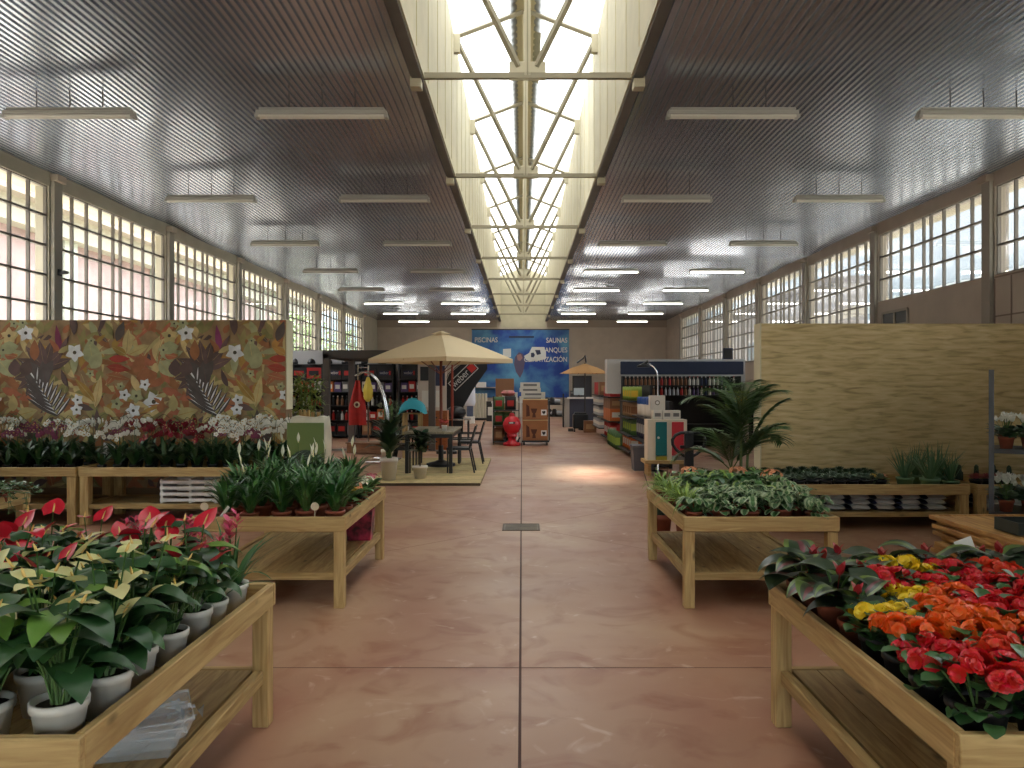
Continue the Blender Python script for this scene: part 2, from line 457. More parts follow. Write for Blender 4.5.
# ---------------------------------------------------------------- corrugated ceilings
def ceiling_material():
    m, nt, out = new_mat('corrugated_aluminium'); N, L = nt.nodes, nt.links
    b = N.new('ShaderNodeBsdfPrincipled'); b.inputs['Metallic'].default_value = .85
    tc = N.new('ShaderNodeTexCoord'); n = N.new('ShaderNodeTexNoise'); n.inputs['Scale'].default_value = .8; n.inputs['Detail'].default_value = 4
    L.new(tc.outputs['Object'], n.inputs['Vector'])
    r = N.new('ShaderNodeValToRGB'); r.color_ramp.elements[0].color = rgba((180, 188, 200)); r.color_ramp.elements[1].color = rgba((206, 214, 226))
    L.new(n.outputs['Fac'], r.inputs[0]); L.new(r.outputs[0], b.inputs['Base Color'])
    b.inputs['Roughness'].default_value = .22
    L.new(b.outputs[0], out.inputs[0]); return m
CEILM = ceiling_material()
def corrugated(name, xa, xb, seed):
    rng = random.Random(seed)
    pitch = .078; n = int((xb-xa)/pitch)
    prof = [(0, 0), (.44, 0), (.52, 1), (.92, 1)]
    us = [(k + u)*pitch + xa for k in range(n) for u, h in prof] + [xa + n*pitch]
    hs = [h*.026 for k in range(n) for u, h in prof] + [0]
    waves = [(rng.uniform(.25, 1.1), rng.uniform(.5, 2.2), rng.uniform(0, 6.3), rng.uniform(.3, 1)) for _ in range(9)]
    def sag(x, y):
        z = 0
        for kx, ky, ph, am in waves: z += am*math.sin(kx*x*1.6 + ky*y + ph)/ (.6+ky)
        return z*.014
    ys = [Y0 + .25*i for i in range(int((Y1-Y0)/.25)+1)]
    vs = [(x, y, ZC + h + sag(x, y)) for y in ys for x, h in zip(us, hs)]
    w = len(us)
    fs = [(j*w+i, j*w+i+1, (j+1)*w+i+1, (j+1)*w+i) for j in range(len(ys)-1) for i in range(w-1)]
    o = MB().add(vs, fs).build(name, CEILM); o['kind'] = 'structure'
    # smooth along the sheet, crisp across: mark by normals of a coarse angle
    o.data.polygons.foreach_set('use_smooth', [True]*len(fs))
    o.data.update()
    for p in (): pass
    try:
        o.data.set_sharp_from_angle(angle=math.radians(22))
    except Exception: pass
    return o
corrugated('ceiling_left', -XW, XL-.06, 3)
corrugated('ceiling_right', XR+.06, XW, 8)
ro = MB().box(-XW-.3, XL-.08, Y0, Y1, ZC+.12, ZC+.2).box(XR+.08, XW+.3, Y0, Y1, ZC+.12, ZC+.2).build('roof_slab', WALLM); ro['kind'] = 'structure'
# eaves outside the windows
ev = MB().box(-XW-1.1, -XW-.2, Y0, Y1, ZC, ZC+.12).box(XW+.2, XW+1.1, Y0, Y1, ZC, ZC+.12).build('roof_eave', mat('eave_paint', (206, 198, 170), .7)); ev['kind'] = 'structure'

# ---------------------------------------------------------------- roof lantern
ZE, ZR, XM = 7.3, 7.72, .06
lw = MB()
for x, s in ((XL, -1), (XR, 1)):
    xa, xb = sorted((x, x + s*.08)); lw.box(xa, xb, Y0, Y1, ZC-.02, ZE)
lo = lw.build('wall_lantern', CREAM); lo['kind'] = 'structure'
sm = MB()
for x, s in ((XL, 1), (XR, -1)):
    y = Y0
    while y < Y1:
        xa, xb = sorted((x, x + s*.006)); sm.box(xa, xb, y, y+.018, ZC, ZE-.1); y += 1.0
sm.build('board_seam', mat('seam_cream', (186, 176, 134), .7), lo)
for x, s in ((XL, -1), (XR, 1)):
    xa, xb = sorted((x - s*.012, x + s*.1)); MB().box(xa, xb, Y0, Y1, ZC-.05, ZC+.02).build('edge_beam', STEEL, lo)
    xa, xb = sorted((x - s*.03, x - s*.012)); MB().box(xa, xb, Y0, Y1, ZC-.02, ZC+.05).build('edge_trim', CREAM, lo)

def poly_sheet(name):
    m, nt, out = new_mat(name); N, L = nt.nodes, nt.links
    t = N.new('ShaderNodeBsdfTranslucent'); t.inputs[0].default_value = (.23, .23, .226, 1)
    p = N.new('ShaderNodeBsdfTransparent'); p.inputs[0].default_value = (.95, .95, .93, 1)
    d = N.new('ShaderNodeBsdfDiffuse'); d.inputs[0].default_value = (.8, .78, .72, 1)
    a = N.new('ShaderNodeMixShader'); a.inputs[0].default_value = .0; L.new(t.outputs[0], a.inputs[1]); L.new(p.outputs[0], a.inputs[2])
    b = N.new('ShaderNodeMixShader'); b.inputs[0].default_value = .12; L.new(a.outputs[0], b.inputs[1]); L.new(d.outputs[0], b.inputs[2])
    L.new(b.outputs[0], out.inputs[0]); return m
SHEET = poly_sheet('translucent_sheet'); CLEAR = glass('clear_sheet', (196, 198, 198), refl=.4)
sky_root = struct_empty('window_%d' % (nwin+2))
CLEARBAY = (13.2, 15.4)  # stretch of clear sheet added so that a sun patch reaches the floor
for sgn, xe in ((-1, XL), (1, XR)):
    y = Y0; vs, fs, ms = [], [], []
    ys = []
    while y <= Y1 + .01: ys.append(y); y += .0625
    for i, y in enumerate(ys):
        h = .012*math.sin(2*PI*y/.25)
        vs += [(xe + sgn*.12, y, ZE - .03 + h), (XM + sgn*.14, y, ZR + h)]
    for i in range(len(ys)-1): fs.append((2*i, 2*i+1, 2*i+3, 2*i+2))
    o = MB().add(vs, fs).build('roof_sheet', [SHEET, CLEAR], sky_root, smooth=True)
    if sgn == 1:
        mi = [1 if CLEARBAY[0] < ys[i] < CLEARBAY[1] else 0 for i in range(len(fs))]
        o.data.polygons.foreach_set('material_index', mi)
rb = MB()
rb.box(XM-.07, XM+.07, Y0, Y1, ZR-.06, ZR+.1)
rb.box(XM-.26, XM-.1, Y0, Y1, ZR+.0, ZR+.04); rb.box(XM+.1, XM+.26, Y0, Y1, ZR+.0, ZR+.04)
rb.box(XM-.28, XM+.28, Y0, Y1, ZR+.1, ZR+.13)
rb.build('ridge_beam', mat('ridge_paint', (186, 178, 148), .6), sky_root)
TR = mat('truss_paint', (184, 178, 154), .55); TRD = mat('truss_shade_paint', (142, 136, 116), .6)  # second one is the truss paint darkened, shade put into the colour
def truss():
    r = struct_empty('roof_truss')
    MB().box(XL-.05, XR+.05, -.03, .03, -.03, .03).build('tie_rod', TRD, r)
    MB().box(XM-.2, XM+.2, -.012, .012, -.05, .16).build('gusset_plate', TR, r, bevel=.01)
    MB().box(XM-.035, XM+.035, -.03, .03, .0, ZR-ZC).build('king_post', TR, r)
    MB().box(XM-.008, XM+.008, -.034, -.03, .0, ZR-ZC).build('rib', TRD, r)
    for xe, s in ((XL, 1), (XR, -1)):
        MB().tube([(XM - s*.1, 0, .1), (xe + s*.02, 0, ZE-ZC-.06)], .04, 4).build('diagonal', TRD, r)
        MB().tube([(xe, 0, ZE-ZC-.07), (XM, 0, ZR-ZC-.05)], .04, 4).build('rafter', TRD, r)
        xa, xb = sorted((xe, xe + s*.1)); MB().box(xa, xb, -.05, .05, ZE-ZC-.32, ZE-ZC-.02).build('eave_bracket', TR, r)
        xa, xb = sorted((xe - s*.12, xe + s*.0)); MB().box(xa, xb, -.07, .07, -.14, -.03).build('shoe', TR, r)
    return r
tk = None
for k in range(-2, 8):
    tk0 = truss() if tk is None else copy_tree(tk)
    tk = tk or tk0; tk0.location = (0, 8.45 + 4*k, ZC)

# ---------------------------------------------------------------- outside
g = MB().box(-60, -XW-.25, -40, 80, -.4, -.25).box(XW+.25, 60, -40, 80, -.4, -.25).box(-XW-.25, XW+.25, -40, Y0-.3, -.4, -.05).build('exterior_ground', mat('yard_ground', (176, 172, 160), .9)); g['kind'] = 'structure'
bb = thing('brick_building', 'pink brick building with cream cornice and pillars beyond the windows opposite the mural', 'building', (-14.5, 8, -.25))
br = mat('pink_brick', (150, 130, 128), .85, noise=.12, nscale=1.2)
cr = mat('cornice_cream', (142, 140, 126), .8)
MB().box(-3, 0, -16, 46, 0, 6.4).build('wall', br, bb)
MB().box(-3, .5, -16, 46, 6.4, 7.1).build('cornice', cr, bb)
MB().box(-3.2, .9, -16.2, 46.2, 7.1, 7.25).build('roof', mat('tile_roof', (138, 130, 118), .8), bb)
for i in range(10): MB().box(0, .25, -14+i*6, -13.3+i*6, 0, 6.4).build('pillar', mat('pillar_pale', (150, 156, 146), .8), bb)
for i in range(9):
    o = MB().box(0, .04, -11.5+i*6, -9.8+i*6, 1.0, 2.9).build('window', mat('far_window_frame', (206, 200, 190), .6), bb)
    MB().box(.04, .05, -11.4+i*6, -9.9+i*6, 1.1, 2.8).build('pane', mat('far_pane', (120, 134, 140), .2), o)
wbd = thing('white_building', 'white rendered building with a dark roof edge beyond the far windows opposite the brick building', 'building', (15, 51, -.25))
wr = mat('white_render', (156, 152, 150), .85, noise=.08, nscale=1)
MB().box(0, 1.5, -14, 26, 0, 6.8).build('wall', wr, wbd)
MB().box(-.3, 1.8, -14.4, 26.4, 6.8, 7.1).build('roof', mat('dark_roof', (110, 104, 100), .8), wbd)
for i in range(5):
    o = MB().box(-.04, 0, -11.5+i*5, -10+i*5, 3.0, 4.8).build('window', mat('far_window_frame', (206, 200, 190), .6), wbd)
    MB().box(-.05, -.04, -11.4+i*5, -10.1+i*5, 3.1, 4.7).build('pane', mat('far_pane', (120, 134, 140), .2), o)
BARK = mat('bark', (96, 78, 60), .9, noise=.3, nscale=12)
TREEM = mat('tree_leaf', (120, 140, 96), .6, var=.3, trans=.3)
def tree(loc, seed, label):
    rng = random.Random(seed)
    r = thing('tree', label, 'tree', loc, group=None)
    t = MB().tube([(0,0,0),(.1,0,1.5),(0,.1,3)], [.16,.12,.09], 7)
    for i in range(5):
        a = rng.random()*6.3; t.tube([(0,0,2+.2*i),(math.cos(a)*.8,math.sin(a)*.8,3.2+.3*i)], [.06,.02], 5)
    t.build('trunk', BARK, r)
    f = MB()
    for i in range(900):
        a, b, rr = rng.random()*6.3, rng.random()*PI, rng.random()**.4*1.9
        p = (rr*math.sin(b)*math.cos(a), rr*math.sin(b)*math.sin(a), 3.7 + rr*.95*math.cos(b))
        leaf(f, p, rng.random()*6.3, rng.uniform(-.6,.8), .3, .17, .4, 'ovate', 2)
    f.build('foliage', TREEM, r); return r
tree((-11.5, 38.2, -.25), 1, 'leafy green tree outside the far windows, the one closest to the entrance')
tree((-11.8, 43.4, -.25), 2, 'leafy green tree outside the far windows, between two other trees')
tree((-11.2, 49.0, -.25), 4, 'leafy green tree outside the far windows, last one before the end wall')

# ---------------------------------------------------------------- hanging batten lights
BATT = mat('batten_white', (174, 172, 164), .5); TUBE = mat('tube_white', (222, 220, 210), .35)
def batten_maker(lit):
    def mk():
        r = thing('ceiling_light', None, 'light')
        h = MB(); h.box(-.75, .75, -.05, .05, 0, .05); h.box(-.72, .72, -.035, .035, .055, .085)
        h.build('housing', BATT, r, bevel=.008)
        tb = glow('tube_lit', (255, 250, 240), 1.7) if lit else TUBE
        for y in (-.03, .03): MB().tube([(-.72, y, -.016), (.72, y, -.016)], .016, 8).build('tube', tb, r)
        for x in (-.74, .74): MB().box(x-.02, x+.02, -.055, .055, -.035, .0).build('end_cap', BATT, r)
        for x in (-.38, 0, .38): MB().tube([(x, 0, .08), (x + random.Random(int(x*99)).uniform(-.012,.012), 0, .17), (x, 0, .285)], .008, 5).build('hanger', CHAR, r)
        return r
    return mk
LIT, OFF = Kind(batten_maker(True)), Kind(batten_maker(False))
rows = [(-5.2, 'in the window row on the mural side'), (-2.3, 'in the lantern row on the mural side'),
        (2.42, 'in the lantern row on the palm side'), (5.3, 'in the window row on the palm side')]
for ri, (x, where) in enumerate(rows):
    for k in range(8):
        lit = k >= 3 and (ri >= 2 or k >= 5)
        (LIT if lit else OFF).put((x, 8.85 + 4.03*k, ZC - .29), 0, 'white batten light ' + where + ', %s from the entrance' % ORD[k], 'fluorescent battens under the corrugated ceiling', cat='light')
# ---------------------------------------------------------------- timber display tables
def table(name, label, cat, x0, x1, y0, y1, zt, zs, rail=.105, legw=.075, grey=False, legs4=True):
    """timber tray table: four rails, a boarded tray, four legs and a lower boarded shelf; ref point at its base"""
    X, Y, Z = WX, WY, WZ
    cx, cy = (x0+x1)/2, (y0+y1)/2; hx, hy = (x1-x0)/2, (y1-y0)/2
    r = thing(name, label, cat, (cx, cy, 0)); t = .032; b = .004
    MB().box(-hx, hx, -hy, -hy+t, zt-rail, zt).build('rail', X, r, bevel=b)
    MB().box(-hx, hx, hy-t, hy, zt-rail, zt).build('rail', X, r, bevel=b)
    MB().box(-hx, -hx+t, -hy+t, hy-t, zt-rail, zt).build('rail', Y, r, bevel=b)
    MB().box(hx-t, hx, -hy+t, hy-t, zt-rail, zt).build('rail', Y, r, bevel=b)
    d = MB(); long_y = hy > hx; n = max(4, int((2*hx if long_y else 2*hy)/.14))
    for i in range(n):
        if long_y:
            w = 2*(hx-t)/n; d.box(-hx+t+i*w+.002, -hx+t+(i+1)*w-.002, -hy+t, hy-t, zt-rail+.002, zt-rail+.022)
        else:
            w = 2*(hy-t)/n; d.box(-hx+t, hx-t, -hy+t+i*w+.002, -hy+t+(i+1)*w-.002, zt-rail+.002, zt-rail+.022)
    d.build('tray', WY if long_y else WX, r)
    for sx in (-1, 1):
        for sy in (-1, 1):
            xa, xb = sorted((sx*(hx-.008), sx*(hx-.008-legw))); ya, yb = sorted((sy*(hy-.012), sy*(hy-.012-legw)))
            MB().box(xa, xb, ya, yb, 0, zt-rail).build('leg', Z, r, bevel=b)
    s = MB(); m = n
    sh = hx-.02-legw*.0; sv = hy-.06
    for i in range(n):
        if long_y:
            w = 2*(hx-legw-.012)/n; s.box(-hx+legw+.012+i*w+.002, -hx+legw+.012+(i+1)*w-.002, -hy+.075, hy-.075, zs-.022, zs)
        else:
            w = 2*(hy-legw-.016)/n; s.box(-hx+.075, hx-.075, -hy+legw+.016+i*w+.002, -hy+legw+.016+(i+1)*w-.002, zs-.022, zs)
    o = s.build('shelf', SY if long_y else SX, r)
    for sx in (-1, 1):
        xa, xb = sorted((sx*(hx-.03), sx*(hx-.03-.045))); MB().box(xa, xb, -hy+legw+.012, hy-legw-.012, zs-.06, zs+.004).build('shelf_edge', SY, r, bevel=b)
    for sy in (-1, 1):
        ya, yb = sorted((sy*(hy-.03), sy*(hy-.03-.045))); MB().box(-hx+legw+.008, hx-legw-.008, ya, yb, zs-.05, zs+.004).build('shelf_edge', SX, r, bevel=b)
    return r
ZT = .66
table('display_table', 'pine tray table full of anthuriums in white pots, by the aisle nearest the entrance', 'table', -2.32, -1.18, 2.05, 3.69, ZT, .265)
table('display_table', 'pine tray table full of red and orange begonias, by the aisle nearest the entrance', 'table', 1.18, 2.32, 2.07, 3.69, ZT, .265)
table('display_table', 'pine tray table of white peace lilies, second along the aisle', 'table', -2.385, -1.272, 5.52, 7.18, ZT, .25)
table('display_table', 'pine tray table of silvery variegated foliage plants, second along the aisle', 'table', 1.16, 2.28, 5.52, 7.17, ZT, .25)
table('display_table', 'pine tray table of trailing bacopa, apart from the aisle in front of the orchid benches', 'table', -5.55, -4.42, 5.3, 6.93, ZT, .25)
table('display_bench', 'long pine bench of orchids before the mural, the one ending at the mural edge', 'bench', -5.09, -2.75, 8.83, 9.7, .665, .235, legw=.1)
table('display_bench', 'long pine bench of orchids before the mural, the one beside the window wall', 'bench', -7.45, -5.12, 8.83, 9.7, .665, .235, legw=.1)
table('display_bench', 'low pine bench of succulents before the sand-coloured panel, bags on its shelf', 'bench', 2.72, 4.98, 8.55, 9.6, .505, .19, rail=.115, legw=.1)
table('display_bench', 'low pine bench behind the plant trolley, next to the succulent bench', 'bench', 5.06, 7.4, 8.55, 9.6, .505, .19, rail=.115, legw=.1)
TZ = ZT - .105 + .023       # top of the tray boards

# ---------------------------------------------------------------- anthuriums and their neighbours
LEAFD = mat('anthurium_leaf', (46, 84, 42), .42, var=.3, trans=.12, spec=.5)
LEAFL = mat('young_leaf', (118, 156, 66), .4, var=.2, trans=.2)
STEM = mat('green_stem', (84, 118, 60), .5)
REDSP = mat('red_spathe', (206, 34, 40), .28, var=.14, trans=.15, spec=.6)
CRMSP = mat('cream_spathe', (216, 212, 150), .34, var=.08, trans=.2)
CORSP = mat('coral_spathe', (226, 84, 80), .3, var=.1, trans=.15)
SPAD = mat('yellow_spadix', (220, 186, 108), .6); SPADR = mat('orange_spadix', (214, 110, 60), .6)
def anthurium(seed, spathe, spadix, nfl, big=1.0):
    def mk():
        rng = random.Random(seed); r = thing('anthurium_plant', None, 'plant')
        pot(r, .07, .13, POTW, SOIL)
        f = MB()
        for i in range(25):
            az = 2*PI*i/25*2.4 + rng.uniform(-.3, .3); h = rng.uniform(.02, .25)*big; o = rng.uniform(.03, .12)
            b = Vector((math.cos(az)*o, math.sin(az)*o, .13 + h))
            f.tube([(0.02*math.cos(az), .02*math.sin(az), .12), b*.55 + Vector((0,0,.06)), b], [.004, .003, .003], 4, 1)
            leaf(f, b, az, rng.uniform(-.1, .6), rng.uniform(.09, .14)*big, rng.uniform(.085, .115)*big, rng.uniform(.9, 1.8), 'heart', 6, .25, 2 if rng.random() < .1 else 0)
        f.build('foliage', [LEAFD, STEM, LEAFL], r, smooth=True)
        for i in range(nfl):
            az = 2*PI*i/nfl + rng.uniform(-.5, .5); o = rng.uniform(.02, .12); h = rng.uniform(.18, .37)*big
            b = Vector((math.cos(az)*o, math.sin(az)*o, .1 + h)); fl_ = MB()
            fl_.tube([(0, 0, .13), b*.5 + Vector((0, 0, .05)), b], .003, 4, 1)
            a2 = az + rng.uniform(-.7, .7); L = rng.uniform(.055, .085)*big*(1.08 if spathe == REDSP else 1)
            leaf(fl_, b, a2, rng.uniform(-.3, 1.0), L, L*1.12, rng.uniform(.3, .9), 'heart', 6, .22, 0)
            fo = fl_.build('flower', [spathe, STEM], r, smooth=True)
            d = Vector((math.cos(a2)*.5, math.sin(a2)*.5, .85)).normalized()
            MB().tube([b, b + d*L*.3, b + d*L*.5], [.0042, .004, .0015], 6).build('spadix', spadix, fo, smooth=True)
        return r
    return mk
ANT = {c: [Kind(anthurium(10*j + k, m, s, n)) for k in range(3)] for j, (c, m, s, n) in enumerate((('red', REDSP, SPAD, 5), ('cream', CRMSP, SPAD, 5), ('coral', CORSP, SPADR, 5)))}
PINKF = mat('pink_petal', (206, 74, 104), .5, var=.2, trans=.15)
GRASSY = mat('narrow_leaf', (58, 104, 54), .45, var=.25, trans=.1)
def pink_spikes(seed):
    def mk():
        rng = random.Random(seed); r = thing('curcuma_plant', None, 'plant'); pot(r, .065, .125, POTW, SOIL)
        f = MB()
        for i in range(26):
            az = rng.random()*6.3
            leaf(f, (.03*math.cos(az), .03*math.sin(az), .11), az, rng.uniform(.7, 1.45), rng.uniform(.2, .32), rng.uniform(.018, .03), rng.uniform(.6, 1.5), 'blade', 6, .3)
        f.build('foliage', GRASSY, r, smooth=True)
        for i in range(5):
            az = rng.random()*6.3; o = rng.uniform(.02, .08); t = Vector((o*math.cos(az), o*math.sin(az), rng.uniform(.3, .38))); q = MB()
            q.tube([(0, 0, .11), t], .003, 4, 1)
            for j in range(10):
                a = j*2.4; leaf(q, t + Vector((0, 0, -.03 + .008*j)), a, .7, .045, .016, .2, 'lance', 3, .2, 0)
            q.build('flower_spike', [PINKF, STEM], r, smooth=True)
        return r
    return mk
PINKS = [Kind(pink_spikes(s)) for s in (61, 62)]
rng = random.Random(5)
ROWN = ['along the aisle rail', 'one in from the aisle rail', 'in the middle row', 'two short of the far rail', 'along the far rail']
cols = [-1.305, -1.515, -1.725, -1.935, -2.16]
ys = [2.19 + .218*i for i in range(7)]
layout = {  # column -> colours from the front of the table to the back
    0: 'cream cream cream cream red pink pink'.split(),
    1: 'cream cream cream cream red red pink'.split(),
    2: 'red cream cream red cream red pink'.split(),
    3: 'coral red cream red red cream red'.split(),
    4: 'red red red red coral red red'.split()}
for ci, x in enumerate(cols):
    for yi, y in enumerate(ys):
        c = layout[ci][yi]
        if x < -.70*(y + .25) - .12: continue
        k = rng.choice(PINKS) if c == 'pink' else rng.choice(ANT[c])
        nm = {'pink': 'curcuma with pink flower spikes', 'red': 'anthurium with red flowers', 'cream': 'anthurium with cream flowers', 'coral': 'anthurium with coral flowers'}[c]
        k.put((x + rng.uniform(-.015, .015), y + rng.uniform(-.015, .015), TZ), rng.uniform(0, 6.28), '%s, %s, %s from the entrance' % (nm, ROWN[ci], ORD[yi]), 'potted plants on the anthurium table', rng.uniform(.9, 1.08))

# ---------------------------------------------------------------- begonias
BEGL = mat('begonia_leaf', (62, 98, 54), .4, var=.3, trans=.1)
BPOT = mat('black_pot', (28, 28, 30), .5)
BC = {'red': mat('begonia_red', (214, 26, 36), .42, var=.14, trans=.2), 'orange': mat('begonia_orange', (240, 106, 30), .42, var=.12, trans=.2), 'yellow': mat('begonia_yellow', (240, 208, 40), .42, var=.1, trans=.2), 'orange-red': mat('begonia_orange_red', (232, 72, 40), .42, var=.12, trans=.2)}
def begonia(seed, m, nc):
    def mk():
        rng = random.Random(seed); r = thing('begonia_plant', None, 'plant'); pot(r, .072, .115, BPOT, SOIL)
        f = MB()
        for i in range(44):
            az = rng.random()*6.3; el = rng.uniform(-.1, .9); rr = rng.uniform(.03, .1)
            b = (math.cos(az)*rr, math.sin(az)*rr, rng.uniform(.09, .2))
            leaf(f, b, az + rng.uniform(-.5, .5), el, rng.uniform(.045, .07), rng.uniform(.045, .065), rng.uniform(.4, 1.3), 'round', 4, .25)
        f.build('foliage', BEGL, r, smooth=True)
        for i in range(nc):
            a = 2*PI*i/nc + rng.uniform(-.4, .4); o = (.02 if i == 0 else rng.uniform(.055, .095))
            c = Vector((o*math.cos(a), o*math.sin(a), rng.uniform(.2, .24) - o*.4)); q = MB()
            for j in range(13):
                d = Vector((rng.uniform(-1, 1), rng.uniform(-1, 1), rng.uniform(.0, 1.1))).normalized()
                rosette(q, c + Vector((d.x*1.25, d.y*1.25, d.z*.8))*rng.uniform(.022, .036), d, rng.uniform(.018, .025), 0, 5, 2, 1.2, rng, .12)
            q.tube([(c.x*.3, c.y*.3, .1), c], .003, 4, 1)
            q.build('flower_cluster', [m, STEM], r, smooth=True)
        return r
    return mk
BEG = {c: [Kind(begonia(100 + 7*j + k, BC[c], 7 if c != 'yellow' else 5)) for k in range(2)] for j, c in enumerate(BC)}
REXD = mat('rex_dark', (44, 60, 40), .35, var=.2, trans=.08); REXS = mat('rex_silver_green', (98, 118, 60), .35, var=.2, trans=.1); REXR = mat('rex_wine', (96, 44, 44), .4, var=.2)
REDB = mat('red_young_leaf', (168, 46, 48), .4, var=.15, trans=.2)
def rex(seed):
    def mk():
        rng = random.Random(seed); r = thing('rex_begonia_plant', None, 'plant'); pot(r, .07, .12, TERRA, SOIL)
        f = MB()
        for i in range(9):
            az = 2*PI*i/9 + rng.uniform(-.3, .3); o = rng.uniform(.03, .1); b = Vector((o*math.cos(az), o*math.sin(az), rng.uniform(.15, .25)))
            f.tube([(0, 0, .1), b*.6 + Vector((0, 0, .06)), b], .005, 5, 1)
            pat = rng.choice([[0, 2, 0, 0, 2, 0], [2, 0, 3, 0, 0, 2], [0, 0, 0, 0, 0, 0], [0, 0, 0, 0, 0, 0]])
            leaf(f, b, az, rng.uniform(.0, .8), rng.uniform(.13, .18), rng.uniform(.15, .2), rng.uniform(.8, 1.5), 'heart', 7, .2, cols=pat)
        f.build('foliage', [REXD, STEM, REXS, REXR], r, smooth=True)
        q = MB()
        for i in range(1):
            az = rng.random()*6; q.tube([(0, 0, .1), (.05*math.cos(az), .05*math.sin(az), .24)], .003, 4)
            for k in range(3): leaf(q, (.05*math.cos(az), .05*math.sin(az), .24), az + 2*k, 1.1, .06, .035, .1, 'ovate', 4, .3)
        q.build('young_leaf', REDB, r, smooth=True)
        return r
    return mk
REX = [Kind(rex(s)) for s in (200, 201, 202)]
cols = [1.3, 1.5, 1.7, 1.9, 2.1, 2.24]
ys = [2.2 + .2*i for i in range(7)] + [3.56]
lay = {0: 'red red orange yellow rex rex rex rex'.split(), 1: 'red orange-red orange orange yellow red rex rex'.split(), 2: 'red red orange red orange red yellow rex'.split(),
       3: 'red orange red orange-red red red red rex'.split(), 4: 'orange red red orange red red orange-red rex'.split(), 5: 'red red red red red orange-red orange-red rex'.split()}
rng = random.Random(9)
for ci, x in enumerate(cols):
    for yi, y in enumerate(ys):
        c = lay[ci][yi]
        if x > .652*(y + .2) + .1: continue
        if ci == 5 and yi < 6: continue
        if c == 'rex':
            REX[(ci + yi) % 3].put((x, y, TZ), rng.uniform(0, 6.28), 'patterned dark-leaved begonia, %s row from the aisle, %s from the back rail' % (ORD[ci], ORD[7-yi]), 'leaf begonias at the back of the begonia table', rng.uniform(.9, 1.05))
        else:
            BEG[c][(ci*3 + yi) % 2].put((x + rng.uniform(-.012, .012), y + rng.uniform(-.012, .012), TZ), rng.uniform(0, 6.28), 'begonia with %s flowers, %s row from the aisle, %s from the entrance' % (c, ORD[ci], ORD[yi]), 'flowering begonias on the table', rng.uniform(1.0, 1.15))
# white price card stuck among the leaf begonias
pc = thing('price_card', 'small white price card on a stick among the dark-leaved begonias', 'card', (2.05, 3.62, TZ))
MB().tube([(0, 0, 0), (.01, 0, .25)], .003, 5).build('stick', mat('card_stick', (190, 184, 170), .5), pc)
MB().cbox((.03, 0, .275), (.085, .002, .06), rot=Matrix.Rotation(-.35, 3, 'Y')).build('card', mat('card_paper', (235, 232, 224), .7), pc)

# ---------------------------------------------------------------- peace lilies and kalanchoes
PLEAF = mat('peace_lily_leaf', (56, 104, 48), .3, var=.5, trans=.1, spec=.6); PSP = mat('white_spathe', (236, 236, 214), .4, trans=.2); PSPX = mat('cream_spadix', (222, 216, 164), .6)
def peace_lily(seed, nfl):
    def mk():
        rng = random.Random(seed); r = thing('peace_lily_plant', None, 'plant'); pot(r, .065, .1, TERRA, SOIL)
        f = MB()
        for i in range(60):
            az = rng.random()*6.3; L = rng.uniform(.13, .21); el = rng.uniform(.85, 1.54); h = rng.uniform(.03, .17)
            b = Vector((.02*math.cos(az) + h*.3*math.cos(az), .02*math.sin(az) + h*.3*math.sin(az), .08 + h))
            f.tube([(0, 0, .08), b], .0025, 3, 1, cap=False)
            leaf(f, b, az, el, L, rng.uniform(.018, .03), rng.uniform(.4, 1.7), 'lance', 6, .3)
        f.build('foliage', [PLEAF, STEM], r, smooth=True)
        for i in range(nfl):
            az = rng.random()*6.3; o = rng.uniform(.02, .07); b = Vector((o*math.cos(az), o*math.sin(az), rng.uniform(.36, .5))); q = MB()
            q.tube([(0, 0, .08), b], .0025, 4, 1)
            leaf(q, b, az + 2.5, 1.25, .09, .026, -.2, 'lance', 6, .5)
            fo = q.build('flower', [PSP, STEM], r, smooth=True)
            MB().tube([b, b + Vector((0, 0, .045))], [.005, .003], 5).build('spadix', PSPX, fo)
        return r
    return mk
LIL = [Kind(peace_lily(300 + i, n)) for i, n in enumerate((0, 1, 2, 1))]
KC = {'pink': mat('kalanchoe_pink', (226, 128, 140), .5, var=.1, trans=.15), 'white': mat('kalanchoe_white', (234, 228, 206), .5, var=.06, trans=.15), 'peach': mat('kalanchoe_peach', (230, 160, 118), .5, var=.1, trans=.15), 'yellow': mat('kalanchoe_yellow', (228, 190, 80), .5, var=.1, trans=.15)}
KL = mat('kalanchoe_leaf', (78, 120, 58), .35, var=.25, trans=.08)
def kalanchoe(seed, m):
    def mk():
        rng = random.Random(seed); r = thing('kalanchoe_plant', None, 'plant'); pot(r, .055, .09, TERRA, SOIL)
        f = MB()
        for i in range(24):
            az = rng.random()*6.3; leaf(f, (.03*math.cos(az), .03*math.sin(az), rng.uniform(.08, .15)), az, rng.uniform(0, 1), rng.uniform(.06, .09), .05, .6, 'round', 4, .25)
        f.build('foliage', KL, r, smooth=True)
        q = MB()
        for i in range(26):
            d = Vector((rng.uniform(-1, 1), rng.uniform(-1, 1), rng.uniform(.3, 1))).normalized()
            rosette(q, Vector((0, 0, .16)) + Vector((d.x*.07, d.y*.07, d.z*.055)), d, .014, 0, 4, 2, 1.1, rng)
        q.build('flower_head', m, r, smooth=True)
        return r
    return mk
KAL = {c: Kind(kalanchoe(330 + i, m)) for i, (c, m) in enumerate(KC.items())}
rng = random.Random(21)
xs = [-1.37, -1.575, -1.78, -1.985, -2.19, -2.3][:5]; ys = [5.66 + .225*i for i in range(7)]
kcol = {2: 'yellow', 3: 'peach', 4: 'white', 5: 'white', 6: 'pink'}
